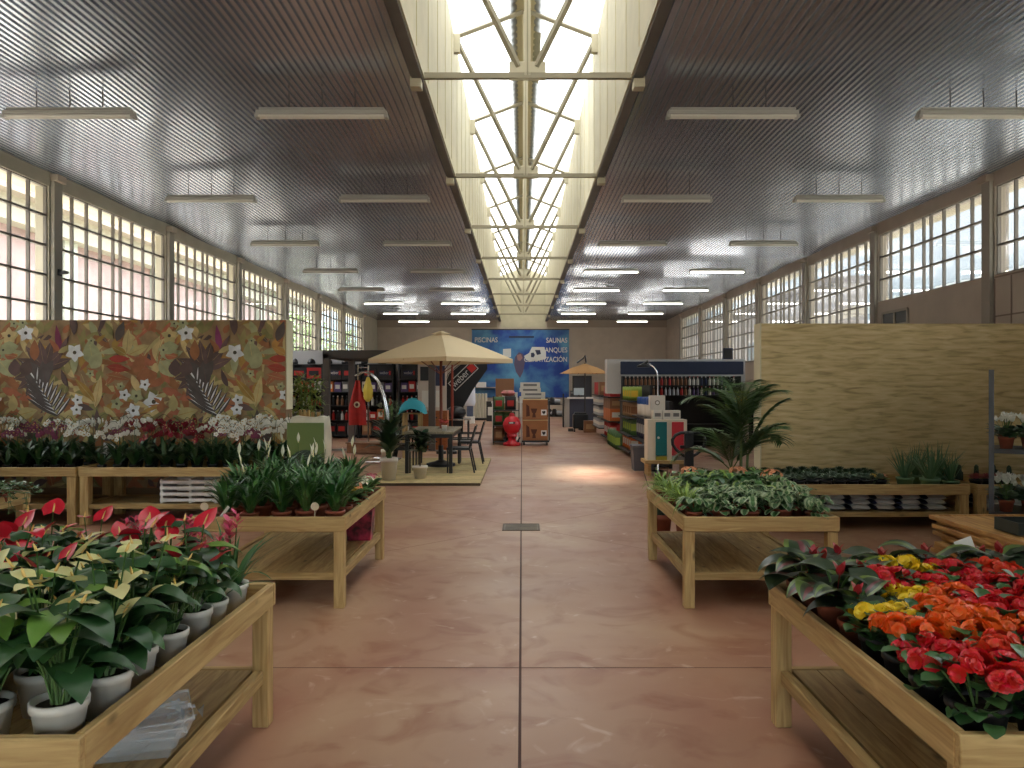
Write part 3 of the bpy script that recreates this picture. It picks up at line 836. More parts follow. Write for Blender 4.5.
for ci, x in enumerate(xs):
    for yi, y in enumerate(ys):
        if ci == 0 and yi in kcol:
            KAL[kcol[yi]].put((x, y, TZ), rng.uniform(0, 6.28), 'kalanchoe with %s flowers by the peace lilies, along the aisle rail, %s from the entrance' % (kcol[yi], ORD[yi]), 'kalanchoes on the peace lily table', 1.05); continue
        i = rng.choice((0, 0, 0, 1, 1, 2, 3))
        LIL[i].put((x + rng.uniform(-.02, .02), y + rng.uniform(-.02, .02), TZ), rng.uniform(0, 6.28),
                   '%s, %s row from the aisle, %s from the entrance' % (('leafy peace lily without flowers', 'peace lily with a white flower', 'peace lily with two white flowers', 'peace lily with a white flower')[i], ORD[ci], ORD[yi]), 'peace lilies on the tray table', rng.uniform(.95, 1.15))
TAGM = mat('tag_paper', (222, 208, 180), .6)
for x, lab in ((-2.3, 'at the rail corner away from the aisle'), (-1.5, 'at the rail corner by the aisle')):
    tgo = thing('plant_tag', 'round cream plant tag by the peace lilies, ' + lab, 'tag', (x, 5.575, TZ))
    MB().tube([(0, 0, 0), (0, 0, .13)], .003, 4).build('stick', TAGM, tgo)
    q = MB(); q.tube([(0, -.001, .15), (0, .002, .15)], .03, 16); q.build('disc', TAGM, tgo)
MB().cbox((0, 0, 0), (.02, .004, .14), rot=Matrix.Rotation(.7, 3, 'Y') @ Matrix.Rotation(.2, 3, 'X')).build('stick', WHITE, tag(thing('plant_stick', 'white plastic plant stick leaning on the front rail of the peace lily table', 'tag', (-2.16, 5.57, TZ + .1))))

# ---------------------------------------------------------------- variegated foliage plants
VG = mat('fittonia_green', (70, 112, 58), .4, var=.25, trans=.1); VS = mat('silver_cream_leaf', (160, 176, 136), .4, var=.15, trans=.15); VY = mat('lime_leaf', (150, 176, 84), .4, var=.2, trans=.15)
def variegated(seed, kind):
    def mk():
        rng = random.Random(seed); r = thing({'silver': 'peperomia_plant', 'lime': 'spider_plant', 'green': 'dieffenbachia_plant'}[kind], None, 'plant'); pot(r, .062, .1, TERRA, SOIL)
        f = MB()
        if kind == 'lime':
            for i in range(40):
                az = rng.random()*6.3; leaf(f, (.02*math.cos(az), .02*math.sin(az), .09), az, rng.uniform(.5, 1.4), rng.uniform(.16, .24), .022, rng.uniform(1.0, 2.0), 'blade', 7, .3, cols=[2, 0, 2, 2])
        else:
            big = 1.25 if kind == 'green' else 1
            for i in range(46 if kind == 'silver' else 34):
                az = rng.random()*6.3; o = rng.uniform(.02, .09); b = Vector((o*math.cos(az), o*math.sin(az), rng.uniform(.09, .21 if kind == 'silver' else .26)))
                f.tube([(0, 0, .09), b], .0025, 3, 0, cap=False)
                leaf(f, b, az, rng.uniform(-.2, .9), rng.uniform(.055, .085)*big, rng.uniform(.045, .065)*big, rng.uniform(.8, 1.9), 'round', 5, .2, cols=[1, 0, 0, 1] if kind == 'silver' else ([0, 0] if rng.random() < .7 else [2, 0, 0, 2]))
        f.build('foliage', [VG, VS, VY], r, smooth=True); return r
    return mk
VAR = {k: [Kind(variegated(400 + 10*i + j, k)) for j in range(2)] for i, k in enumerate(('silver', 'lime', 'green'))}
rng = random.Random(31)
xs = [1.27, 1.48, 1.69, 1.9, 2.13]; ys = [5.67 + .225*i for i in range(7)]
for ci, x in enumerate(xs):
    for yi, y in enumerate(ys):
        if (ci, yi) in ((1, 5), (3, 5), (4, 4)):
            KAL['peach'].put((x, y, TZ + .03), rng.uniform(0, 6.28), 'kalanchoe with peach flowers among the foliage plants, %s row from the aisle' % ORD[ci], 'kalanchoes on the foliage plant table', 1.3); continue
        k = 'lime' if ci == 0 and yi > 0 else ('silver' if yi < 3 or rng.random() < .25 else 'green')
        nm = {'silver': 'silver-edged peperomia', 'lime': 'lime-striped spider plant', 'green': 'green-leaved dieffenbachia'}[k]
        rng.choice(VAR[k]).put((x + rng.uniform(-.02, .02), y + rng.uniform(-.02, .02), TZ), rng.uniform(0, 6.28), '%s, %s row from the aisle, %s from the entrance' % (nm, ORD[ci], ORD[yi]), 'foliage plants on the tray table', rng.uniform(1.0, 1.2))

# ---------------------------------------------------------------- trailing bacopa on the table apart
BACL = mat('bacopa_leaf', (94, 124, 76), .5, var=.25, trans=.1); BACF = mat('bacopa_flower', (236, 236, 228), .5)
def bacopa(seed):
    def mk():
        rng = random.Random(seed); r = thing('bacopa_plant', None, 'plant'); pot(r, .07, .1, TERRA, SOIL); f = MB(); q = MB()
        for i in range(16):
            az = rng.random()*6.3; p = [Vector((0, 0, .1))]; d = Vector((math.cos(az), math.sin(az), .7))
            for k in range(6):
                p.append(p[-1] + d*.045); d = (d + Vector((rng.uniform(-.2, .2), rng.uniform(-.2, .2), -.34))).normalized()
            p = [v if v.z > .02 or abs(v.x) > .4 else Vector((v.x, v.y, .03)) for v in p]
            f.tube(p, .002, 3, 0, cap=False)
            for v in p[1:]:
                for s in range(3): leaf(f, v, rng.random()*6.3, rng.uniform(-.2, .8), .032, .022, .3, 'ovate', 2)
            if rng.random() < .7: rosette(q, p[rng.choice((3, 4, 5))] + Vector((0, 0, .015)), (rng.uniform(-.4, .4), rng.uniform(-.4, .4), 1), .014, 0, 5, 1, 1.1, rng)
        f.build('foliage', BACL, r, smooth=True); q.build('blossoms', BACF, r); return r
    return mk
BAC = [Kind(bacopa(s)) for s in (500, 501)]
n = 0
for i, x in enumerate((-4.53, -4.75, -4.97)):
    for j, y in enumerate((6.75, 6.5, 6.25)):
        if x < -.70*y: continue
        BAC[(i + j) % 2].put((x, y, TZ), 1.3*i + 2.1*j, 'trailing white bacopa, %s from the aisle side rail, %s from the end facing the mural' % (ORD[i], ORD[j]), 'bacopas on the table before the orchid benches', 1.1)
# tendrils hanging over the corner rail
hv = thing('ivy_plant', 'green ivy trailing over the corner of the bacopa table towards the floor', 'plant', (-4.46, 6.6, TZ))
pot(hv, .05, .09, TERRA, SOIL); f = MB(); rng = random.Random(8)
for i in range(5):
    p = [Vector((0, 0, .09)), Vector((.05, rng.uniform(-.05, .1), .14)), Vector((.1, rng.uniform(-.1, .2), .08))]
    for k in range(rng.randint(3, 9)): p.append(p[-1] + Vector((rng.uniform(-.005, .02), rng.uniform(-.02, .02), -.045)))
    f.tube(p, .0025, 3, cap=False)
    for v in p[1:]:
        for s in range(2): leaf(f, v, rng.random()*6.3, .2, .04, .035, .6, 'heart', 3)
f.build('foliage', BACL, hv, smooth=True)

# ---------------------------------------------------------------- orchids before the mural
ORCL = mat('orchid_leaf', (40, 74, 36), .4, var=.25); OSTEM = mat('orchid_stem', (76, 86, 48), .5)
OC = {'white': mat('orchid_white', (236, 234, 224), .45, var=.05, trans=.2), 'dark red': mat('orchid_dark_red', (132, 22, 38), .45, var=.15, trans=.15), 'mauve': mat('orchid_mauve', (126, 58, 84), .45, var=.2, trans=.15)}
OLIP = mat('orchid_lip', (190, 150, 80), .5)
def orchid(seed, m):
    def mk():
        rng = random.Random(seed); r = thing('orchid_plant', None, 'plant'); pot(r, .06, .12, BPOT, SOIL)
        f = MB()
        for i in range(11): 
            az = 2*PI*i/11 + rng.uniform(-.3, .3); leaf(f, (.02*math.cos(az), .02*math.sin(az), .11), az, rng.uniform(.75, 1.45), rng.uniform(.26, .4), .055, rng.uniform(.5, 1.3), 'strap', 6, .25)
        f.build('foliage', ORCL, r, smooth=True)
        for s in range(2):
            q = MB(); az = rng.uniform(0, 6.3); o = rng.uniform(.01, .05); top = rng.uniform(.53, .62)
            p = [Vector((0, 0, .11)), Vector((o*.5*math.cos(az), o*.5*math.sin(az), top*.6)), Vector((o*math.cos(az), o*math.sin(az), top)), Vector((o*1.6*math.cos(az) + .05*math.cos(az), o*1.6*math.sin(az) + .05*math.sin(az), top + .05)), Vector((.15*math.cos(az), .15*math.sin(az), top + .04)), Vector((.21*math.cos(az), .21*math.sin(az), top - .02))]
            q.tube(p, .0035, 4, 1)
            for k in range(6):
                c = p[2].lerp(p[5], k/5) + Vector((rng.uniform(-.02, .02), rng.uniform(-.02, .02), -.02 + rng.uniform(-.03, .02)))
                nrm = Vector((rng.uniform(-.5, .5), -1, rng.uniform(-.1, .4)))
                rosette(q, c, nrm, rng.uniform(.03, .038), 0, 5, 1, .95, rng, .1)
                q.cbox(c + nrm.normalized()*.012, (.012, .012, .012), 2)
            q.build('flower_spike', [m, OSTEM, OLIP], r)
        return r
    return mk
ORC = {c: [Kind(orchid(600 + 5*i + j, m)) for j in range(2)] for i, (c, m) in enumerate(OC.items())}
rng = random.Random(77); n0 = n1 = 0
OZ = .665 - .105 + .023
xx = -6.4; idx = 0
while xx < -2.85:
    px = VPX + xx*FPX/9.25
    for row, y in enumerate((9.5, 9.26, 9.02)):
        x = xx + (.08 if row == 1 else 0)
        px = VPX + x*FPX/y
        if px < -8 or -5.19 < x < -5.02: continue
        c = 'white' if px < 22 else 'mauve' if px < 60 else 'white' if px < 138 else 'dark red' if px < 200 else 'white'
        if row == 2 and not 138 <= px < 200: c = rng.choice(('mauve', c, 'white')) if 138 > px > 60 else ('mauve' if rng.random() < .35 else c)
        ORC[c][rng.randint(0, 1)].put((x, y, OZ), rng.uniform(-.8, .8) + (PI if rng.random() < .5 else 0), '%s orchid before the mural, %s row, %s from the mural edge' % (c, ('wall', 'middle', 'front')[row], ORD[19 - idx if idx < 20 else 0]), 'orchids on the benches before the mural', (1.02, .97, .84)[row]*rng.uniform(.94, 1.06))
    xx += .185; idx += 1
# ---------------------------------------------------------------- freestanding mural panel
PY = 9.85
mp_ = thing('mural_panel', 'freestanding panel printed with a brown tropical leaf and white flower mural behind the orchids', 'panel', (0, PY, 0))
ML, MRX, MT = -7.38, -3.02, 2.445
MB().box(ML, MRX, .006, .25, 0, MT).build('board', mat('mural_board', (128, 104, 76), .85), mp_)
MB().box(MRX, MRX + .012, .0, .255, 1.3, MT+.004).build('end_cap', mat('end_cap_cream', (216, 210, 178), .6), mp_)
pr = MB()
MC = [mat('print_' + n, c, .85, var=v, noise=.12, nscale=9) for n, c, v in (
    ('ground', (164, 135, 98), .0), ('rust', (171, 110, 74), .2), ('olive', (153, 144, 92), .2), ('plum', (107, 85, 80), .16), ('sand', (202, 182, 126), .16),
    ('ochre', (182, 141, 74), .18), ('white', (236, 236, 236), .05), ('charcoal', (94, 85, 80), .12), ('palesage', (173, 173, 130), .15), ('magenta', (137, 62, 98), .15), ('red', (168, 74, 55), .15), ('core', (78, 71, 53), .1))]
MI = {n: i for i, n in enumerate('ground rust olive plum sand ochre white charcoal palesage magenta red core'.split())}
kz = 9.85/770/5.12
layer = [0]
def mural_poly(pts, m):
    layer[0] += 1
    y = -.0004 - layer[0]*.000008
    q = [(min(max(x, ML + .002), MRX - .002), y, min(max(z, .3), MT - .004)) for x, z in pts]
    xs = [a[0] for a in q]; zs = [a[2] for a in q]
    if max(xs) - min(xs) < .01 or max(zs) - min(zs) < .01: return
    pr.add(q, [tuple(range(len(q)))], m)
def mleaf(x, z, ang, L, W, c, vein=None, lean=0.0):
    ca, sa = math.cos(ang), math.sin(ang); pts = []
    n = 7
    prof = [(i/n, math.sin(PI*(i/n)**.8)) for i in range(n+1)]
    for t, w in prof: pts.append((t*L, w*W/2 + lean*L*t*t))
    for t, w in reversed(prof[1:-1]): pts.append((t*L, -w*W/2 + lean*L*t*t))
    mural_poly([(x + a*ca - b*sa, z + a*sa + b*ca) for a, b in pts], MI[c])
    if vein:
        v = [(.05*L, -W*.03), (.95*L, lean*L*.9 - .001), (.95*L, lean*L*.9 + .001), (.05*L, W*.03)]
        mural_poly([(x + a*ca - b*sa, z + a*sa + b*ca) for a, b in v], MI[vein])
def mflower(x, z, r, c='white', k=5, rng=random):
    o = rng.random()*6
    for i in range(k): mleaf(x, z, o + 2*PI*i/k, r, r*.72, c)
    mural_poly([(x + r*.2*math.cos(t*PI/4), z + r*.2*math.sin(t*PI/4)) for t in range(8)], MI['core'])
def zp(X, Y, k): return (-522/770*9.85 + X*kz + k*2.05, EYE - (310 + Y/5.12 - 386)/770*9.85)
mural_poly([(ML, .3), (MRX, .3), (MRX, MT), (ML, MT)], MI['ground'])
for k in (-1, 0, 1):
    rg = random.Random(17)
    for i in range(520):                       # loose leaf ground of the print
        X, Y = rg.uniform(0, 820), rg.uniform(20, 1000)
        x, z = zp(X, Y, k)
        w = 'rust' if (X > 560 or X < 60) and rg.random() < .55 else rg.choice(('olive', 'rust', 'plum', 'ochre', 'sand', 'palesage', 'ground', 'sand', 'olive', 'rust'))
        mleaf(x, z, rg.uniform(0, 6.28), rg.uniform(.12, .36), rg.uniform(.04, .11), w, 'sand' if rg.random() < .2 else None, rg.uniform(-.2, .2))
    def L(X, Y, deg, l, w, c, v=None, lean=0): x, z = zp(X, Y, k); mleaf(x, z, math.radians(deg), l*kz, w*kz, c, v, lean)
    def F(X, Y, r, c='white'): x, z = zp(X, Y, k); mflower(x, z, r*kz, c, rng=rg)
    for d in (20, 45, 75, 100, 130, 160): L(230, 300, d, 150, 52, 'plum', 'ground')
    for d in (190, 215, 240): L(200, 330, d, 130, 55, 'plum', 'ground')
    L(180, 260, 90, 110, 50, 'rust'); L(215, 360, 60, 120, 60, 'charcoal'); L(215, 360, 120, 110, 60, 'charcoal')
    for i in range(9):                         # striped palm frond
        L(300 - i*14, 545 - i*22, 150 - i*3, 190 - i*6, 26, 'charcoal'); L(300 - i*14, 537 - i*22, 150 - i*3, 170 - i*6, 9, 'white')
        L(290 - i*13, 545 - i*22, 52 + i*4, 130 - i*5, 24, 'charcoal'); L(296 - i*13, 537 - i*22, 54 + i*4, 110 - i*5, 7, 'white')
    L(240, 380, 100, 120, 64, 'charcoal', 'plum')
    L(310, 215, 98, 140, 34, 'magenta'); L(310, 215, 60, 100, 24, 'plum'); L(310, 215, 130, 90, 26, 'rust'); L(300, 220, 30, 80, 26, 'sand')
    L(650, 225, 85, 130, 52, 'sand', 'olive'); L(660, 230, 25, 120, 44, 'sand', 'ochre'); L(650, 230, 150, 90, 40, 'ochre', 'sand')
    L(800, 260, 75, 150, 70, 'sand', 'olive'); L(800, 262, 20, 150, 66, 'palesage', 'sand'); L(805, 265, -45, 140, 62, 'sand', 'ochre'); L(800, 270, -95, 70, 40, 'sand'); L(810, 250, 45, 80, 40, 'olive')
    L(480, 280, 100, 130, 90, 'palesage', 'sand'); L(470, 300, 60, 100, 70, 'palesage')
    L(490, 500, 80, 170, 44, 'sand', 'ochre'); L(488, 470, 130, 160, 44, 'ochre', 'sand'); L(486, 480, 155, 150, 30, 'sand')
    L(560, 250, 0, 110, 38, 'red'); L(550, 290, -8, 120, 40, 'red', 'rust'); L(545, 330, -12, 130, 34, 'rust', 'sand'); L(700, 350, 10, 120, 80, 'rust'); L(690, 320, 60, 100, 60, 'rust')
    L(70, 520, 90, 90, 50, 'sand', 'olive'); L(90, 540, 15, 110, 60, 'sand', 'ochre'); L(0, 260, -50, 110, 70, 'palesage', 'sand'); L(10, 200, 10, 90, 70, 'palesage')
    L(600, 160, 70, 110, 46, 'charcoal'); L(580, 130, 120, 80, 30, 'olive'); L(420, 180, 80, 90, 30, 'olive'); L(440, 150, 30, 60, 24, 'olive')
    L(80, 340, 90, 90, 70, 'plum'); L(950-820, 340, 80, 90, 66, 'plum')
    F(135, 118, 46); F(50, 132, 44, 'sand'); F(120, 66, 30, 'palesage'); F(75, 70, 26, 'palesage'); F(385, 218, 50); F(470, 158, 22, 'palesage')
    F(400, 460, 32); F(395, 510, 34); F(640, 435, 34); F(700, 440, 40, 'palesage'); F(790, 470, 58); F(745, 382, 34); F(685, 515, 42); F(620, 390, 24, 'palesage'); F(600, 480, 36, 'palesage')
    F(465, 325, 24, 'palesage'); F(560, 720, 50); F(180, 760, 44); F(330, 690, 36, 'sand'); F(730, 800, 48)
    F(20, 205, 30, 'palesage')
pr.build('print', MC, mp_)
# slats and climbing plant at the panel's end
sl = thing('timber_trellis', 'narrow upright timber slats standing at the end of the mural panel', 'trellis', (-3.0, 10.35, 0))
for i, x in enumerate((.0, .055, .11)): MB().box(x, x+.035, 0, .03, 0, 1.28).build('slat', WZ, sl, bevel=.003)
for z in (.25, .95): MB().box(0, .145, .03, .05, z, z+.05).build('cross_bar', WX, sl)
pk = thing('picket_fence', 'low brown picket fence section behind the green bale', 'fence', (-3.02, 11.2, 0))
for i in range(4): MB().box(-.22 + .085*i, -.17 + .085*i, 0, .02, 0, 1.22).build('picket', WZ, pk, bevel=.004)
for z in (.3, .95): MB().box(-.22, .1, .02, .045, z, z+.06).build('cross_bar', WX, pk)
HEDGE = mat('bamboo_leaf', (122, 140, 66), .5, var=.3, trans=.15)
def upright_shrub(name, label, loc, h, rad, seed, n=420, m=None, potm=None):
    rng = random.Random(seed); r = thing(name, label, 'plant', loc); pot(r, rad*.75, .3, potm or BPOT, SOIL)
    s = MB(); f = MB()
    for i in range(9):
        a = rng.random()*6.3; s.tube([(0.3*rad*math.cos(a), .3*rad*math.sin(a), .25), (rad*.6*math.cos(a), rad*.6*math.sin(a), h*.95)], .008, 4)
    s.build('stem', STEM, r)
    for i in range(n):
        a = rng.random()*6.3; o = rad*rng.random()**.5*1.1; z = rng.uniform(.35, h)
        leaf(f, (o*math.cos(a), o*math.sin(a), z), rng.random()*6.3, rng.uniform(-.5, 1.0), .13, .035, .6, 'lance', 3)
    f.build('foliage', m or HEDGE, r, smooth=True); return r
upright_shrub('bamboo_plant', 'bushy green potted bamboo at the end of the mural panel', (-3.22, 11.6, 0), 1.74, .2, 3, 900)
# wrapped bale with the green print
gb = thing('peat_bale', 'tall cream plastic-wrapped bale with a green printed front, behind the peace lily table', 'bale', at(311, 386, 8.9)[:2] + (0,))
b = MB(); rg = random.Random(2)
n = 14; prof = []
for i in range(12):
    z = 1.235*i/11; s = 1 - .06*(i in (0, 11)) 
    prof.append((z, s))
vs = []; fs = []
for i, (z, s) in enumerate(prof):
    for j in range(24):
        t = 2*PI*j/24; cx_, sy_ = math.cos(t), math.sin(t)
        m_ = max(abs(cx_), abs(sy_)); k_ = .93/m_*.7 + .3
        vs.append((cx_*k_*.225*s + rg.uniform(-.006, .006), sy_*k_*.2*s + rg.uniform(-.006, .006), z + (rg.uniform(-.02, .025) if i == 11 else 0)))
for i in range(11):
    for j in range(24): fs.append((i*24+j, i*24+(j+1) % 24, (i+1)*24+(j+1) % 24, (i+1)*24+j))
fs.append(tuple(11*24+j for j in range(24)))
b.add(vs, fs); b.build('wrapping', mat('cream_film', (214, 208, 184), .35, noise=.1, nscale=6, bump=.5, bscale=14), gb, smooth=True)
q = MB().box(-.21, .205, -.218, -.206, .3, 1.185, 0)
arc = [(-.209, -.2195, .3)] + [(-.209 + .413*i/12, -.2195, .78 + .1*math.sin(PI*i/12)) for i in range(13)] + [(.204, -.2195, .3)]
q.add(arc, [tuple(range(len(arc)))], 1)
q.build('printed_front', [mat('bale_green', (104, 124, 62), .45), mat('bale_dark_green', (62, 78, 62), .45)], gb)

# ---------------------------------------------------------------- sand-coloured panel
def sandstone():
    m, nt, out = new_mat('rippled_sand_print'); N, L = nt.nodes, nt.links
    b = N.new('ShaderNodeBsdfPrincipled'); b.inputs['Roughness'].default_value = .85
    tc = N.new('ShaderNodeTexCoord'); mp = N.new('ShaderNodeMapping'); mp.inputs['Scale'].default_value = (2.2, 1, 16)
    L.new(tc.outputs['Object'], mp.inputs['Vector'])
    n = N.new('ShaderNodeTexNoise'); n.inputs['Scale'].default_value = 1.35; n.inputs['Detail'].default_value = 4; n.inputs['Distortion'].default_value = .5
    L.new(mp.outputs[0], n.inputs['Vector'])
    r = N.new('ShaderNodeValToRGB'); e = r.color_ramp.elements
    e[0].position = .28; e[0].color = rgba((166, 144, 102)); e[1].position = .7; e[1].color = rgba((226, 206, 160)); k = e.new(.48); k.color = rgba((210, 187, 136))
    L.new(n.outputs['Fac'], r.inputs[0]); L.new(r.outputs[0], b.inputs['Base Color'])
    bp = N.new('ShaderNodeBump'); bp.inputs['Strength'].default_value = .35; bp.inputs['Distance'].default_value = .02
    L.new(n.outputs['Fac'], bp.inputs['Height']); L.new(bp.outputs[0], b.inputs['Normal'])
    L.new(b.outputs[0], out.inputs[0]); return m
sp = thing('wallpaper_panel', 'freestanding panel covered in rippled sand-coloured wallpaper behind the succulents', 'panel', (0, PY, 0))
MB().box(3.06, 7.38, .006, .25, 0, 2.4).build('board', mat('mural_board', (128, 104, 76), .85), sp)
MB().box(3.062, 7.378, 0, .008, .1, 2.398).build('wallpaper', sandstone(), sp)
MB().box(3.045, 3.06, -.002, .255, 0, 2.404).build('end_cap', mat('end_cap_cream', (216, 210, 178), .6), sp)

# ---------------------------------------------------------------- succulents, aloes, bags on the low benches
SUC = mat('succulent_leaf', (116, 138, 116), .5, var=.25); SUCD = mat('succulent_dark', (64, 88, 58), .5, var=.3)
ALOE = mat('aloe_leaf', (92, 128, 88), .4, var=.2); GPOT = mat('green_pot', (104, 138, 100), .5)
BZ = .505 - .115 + .023
def succulent(seed, m):
    def mk():
        rng = random.Random(seed); r = thing('succulent_plant', None, 'plant'); pot(r, .055, .08, BPOT, SOIL); f = MB()
        for i in range(34):
            az = i*2.4; el = .15 + 1.2*i/34; leaf(f, (0, 0, .085), az, el, .085 - .001*i, .032, .1 - .3, 'ovate', 3, .35)
        f.build('foliage', m, r, smooth=True); return r
    return mk
SK = [Kind(succulent(700, SUC)), Kind(succulent(701, SUCD))]
rng = random.Random(12)
for row, y in enumerate((8.68, 8.86, 9.04, 9.24, 9.42)):
    i = 0; x = 2.82
    while x < 4.9 - (.75 if row in (0, 1, 2) else .6):
        i += 1
        SK[0 if row < 2 else 1].put((x, y, BZ + .03), rng.random()*6, '%s rosette succulent, %s row from the aisle, %s from the palm' % ('grey-green' if row < 2 else 'dark green', ORD[row], ORD[i-1]), 'succulents on the low bench', rng.uniform(1.1, 1.3)); x += .152
def aloe():
    rng = random.Random(71); r = thing('aloe_plant', None, 'plant'); pot(r, .095, .13, GPOT, SOIL); f = MB()
    for i in range(30):
        az = rng.random()*6.3; leaf(f, (.03*math.cos(az), .03*math.sin(az), .11), az, rng.uniform(.8, 1.5), rng.uniform(.28, .45), .026, rng.uniform(-.1, .5), 'blade', 6, .5)
    f.build('foliage', ALOE, r, smooth=True); return r
AK = Kind(aloe)
for i, (x, y) in enumerate(((4.45, 8.95), (4.62, 8.72), (4.68, 9.15), (4.84, 8.95), (4.86, 8.72))):
    AK.put((x, y, BZ), i*1.7, 'spiky green aloe in a green pot on the low bench, %s from the succulents' % ORD[i], 'aloes on the low bench', (1.0, 1.1, 1.05, 1.1, .9)[i])
for i, (c, x) in enumerate((('yellow', 3.98), ('peach', 4.08))):
    KAL[c].put((x, 8.72, BZ), i, 'kalanchoe with %s flowers on the low bench beside the aloes' % c, 'kalanchoes on the low bench', .9)
RSUC = mat('red_succulent', (176, 96, 92), .5, var=.25)
RK = Kind(succulent(703, RSUC))
for i, x in enumerate((5.14, 5.27, 5.4)):
    RK.put((x, 8.72, BZ + .03), i, 'reddish pink rosette succulent on the second low bench, %s from the bench end' % ORD[i], 'pink succulents on the second low bench', 1.25)
BAGW = mat('bag_white', (222, 222, 218), .4, var=.05); BAGN = mat('bag_navy', (34, 40, 74), .4)
def pillow(mb, sx, sy, sz, m=0, nx=8, ny=8, c=(0, 0, 0), mband=None):
    vs = []; fs = []; ms = []
    for top in (1, -1):
        for j in range(ny+1):
            for i in range(nx+1):
                u, v = -1 + 2*i/nx, -1 + 2*j/ny
                h = (max(0, 1 - u**4)*max(0, 1 - v**4))**.5
                vs.append((c[0] + u*sx/2, c[1] + v*sy/2, c[2] + sz/2 + top*h*sz/2))
    w = nx+1; o2 = (nx+1)*(ny+1); o = len(mb.v)
    for t in (0, 1):
        for j in range(ny):
            for i in range(nx):
                a = t*o2 + j*w + i; f = (a, a+1, a+w+1, a+w) if t == 0 else (a, a+w, a+w+1, a+1)
                mb.f.append(tuple(q + o for q in f)); mb.m.append(mband if mband is not None and (i in (0, nx-1) or (t == 1 and 2 < j < 5)) else m)
    mb.v.extend(vs)
def soil_bag():
    q = MB(); pillow(q, .27, .42, .062, 0, 8, 8, (0, 0, 0), 1); return tag(q.build('gravel_bag', [BAGW, BAGN], smooth=True), cat='bag')
GB = Kind(soil_bag); rng = random.Random(4)
for i, x in enumerate([2.96 + .285*k for k in range(7)] + [5.3, 5.585]):
    for j in range(4 if i == 1 else 3):
        GB.put((x, 8.86 + rng.uniform(-.01, .01), .191 + j*.06), rng.uniform(-.04, .04), 'white and navy gravel bag, %s stack from the palm, %s from the bottom' % (ORD[i], ORD[j]), 'bags of gravel under the low benches')

# ---------------------------------------------------------------- plant trolley with cyclamens
tr = thing('plant_trolley', 'tall grey metal plant trolley with shelves of white cyclamens before the sand-coloured panel', 'trolley', (4.0, 6.6, 0), -math.atan2(4.0, 6.6))
STG = mat('galvanised_post', (74, 76, 80), .5, metal=.3)
for x in (0, 1.32):
    for y in (0, .54): MB().box(x, x+.04, y, y+.04, .12, 1.74).build('post', STG, tr)
for z in (.2, .5, 1.04):
    q = MB().box(.02, 1.34, .01, .57, z, z+.02).box(.02, 1.34, 0, .015, z-.015, z+.025); q.build('shelf', mat('trolley_shelf', (58, 58, 60), .6), tr)
for x in (.05, 1.3):
    for y in (.05, .5): MB().tube([(x, y-.02, .06), (x, y+.02, .06)], .06, 12).build('wheel', BLACK, tr)
CYC = mat('cyclamen_white', (236, 236, 226), .5, var=.05, trans=.2); CYL = mat('cyclamen_leaf', (64, 92, 62), .45, var=.3)
def cyclamen(seed):
    def mk():
        rng = random.Random(seed); r = thing('cyclamen_plant', None, 'plant'); pot(r, .06, .1, TERRA, SOIL); f = MB(); q = MB()
        for i in range(24):
            az = rng.random()*6.3; o = rng.uniform(.02, .1); leaf(f, (o*math.cos(az), o*math.sin(az), rng.uniform(.1, .17)), az, rng.uniform(0, .8), .085, .08, .7, 'heart', 4, .2)
        for i in range(7):
            az = rng.random()*6.3; o = rng.uniform(.01, .09); b = Vector((o*math.cos(az), o*math.sin(az), rng.uniform(.22, .27)))
            q.tube([(0, 0, .1), b], .002, 3, 1)
            for k in range(5): leaf(q, b, az + k*1.26, rng.uniform(.6, 1.3), .055, .034, -.2, 'ovate', 3, .3, 0)
        f.build('foliage', CYL, r, smooth=True); q.build('blossoms', [CYC, STEM], r, smooth=True); return r
    return mk
CY = [Kind(cyclamen(s)) for s in (800, 801)]
n = 0
for z, lev in ((.522, 'middle'), (1.062, 'top')):
    for i in range(5):
        for j, y in enumerate((6.72, 6.95, 7.1)):
            x, y = .13 + i*.17, (.11, .28, .44)[j]; a_ = math.atan2(4.0, 6.6); x, y = 4.0 + x*math.cos(a_) + y*math.sin(a_), 6.6 - x*math.sin(a_) + y*math.cos(a_)
            if x > .652*y + .15: continue
            CY[(i + j) % 2].put((x, y, z), n*1.3, 'white cyclamen on the %s shelf of the plant trolley, %s from the post, %s row' % (lev, ORD[i], ('front', 'middle', 'back')[j]), 'cyclamens on the plant trolley', 1.0); n += 1
CACT = mat('cactus_green', (44, 62, 44), .6, var=.2)
def cactus():
    r = thing('cactus_plant', None, 'plant'); pot(r, .045, .07, TERRA, SOIL); q = MB()
    for x, y, h, rr in ((0, 0, .17, .024), (.028, .01, .1, .017), (-.03, -.005, .12, .016)):
        q.lathe([(rr*.9, .06), (rr, .06 + h*.5), (rr*.85, .06 + h*.9), (rr*.3, .06 + h)], (x, y, 0), 8)
    q.build('stem', CACT, r); return r
CK = Kind(cactus)
for i in range(7): CK.put((5.1 + .14*i, 8.72 if i % 2 else 8.95, BZ + (0 if i > 2 else .0)) if i > 2 else (5.14 + .2*i, 9.05, BZ), i, 'small dark columnar cactus on the second low bench, %s from the bench end' % ORD[i], 'cacti on the second low bench', 1.15)

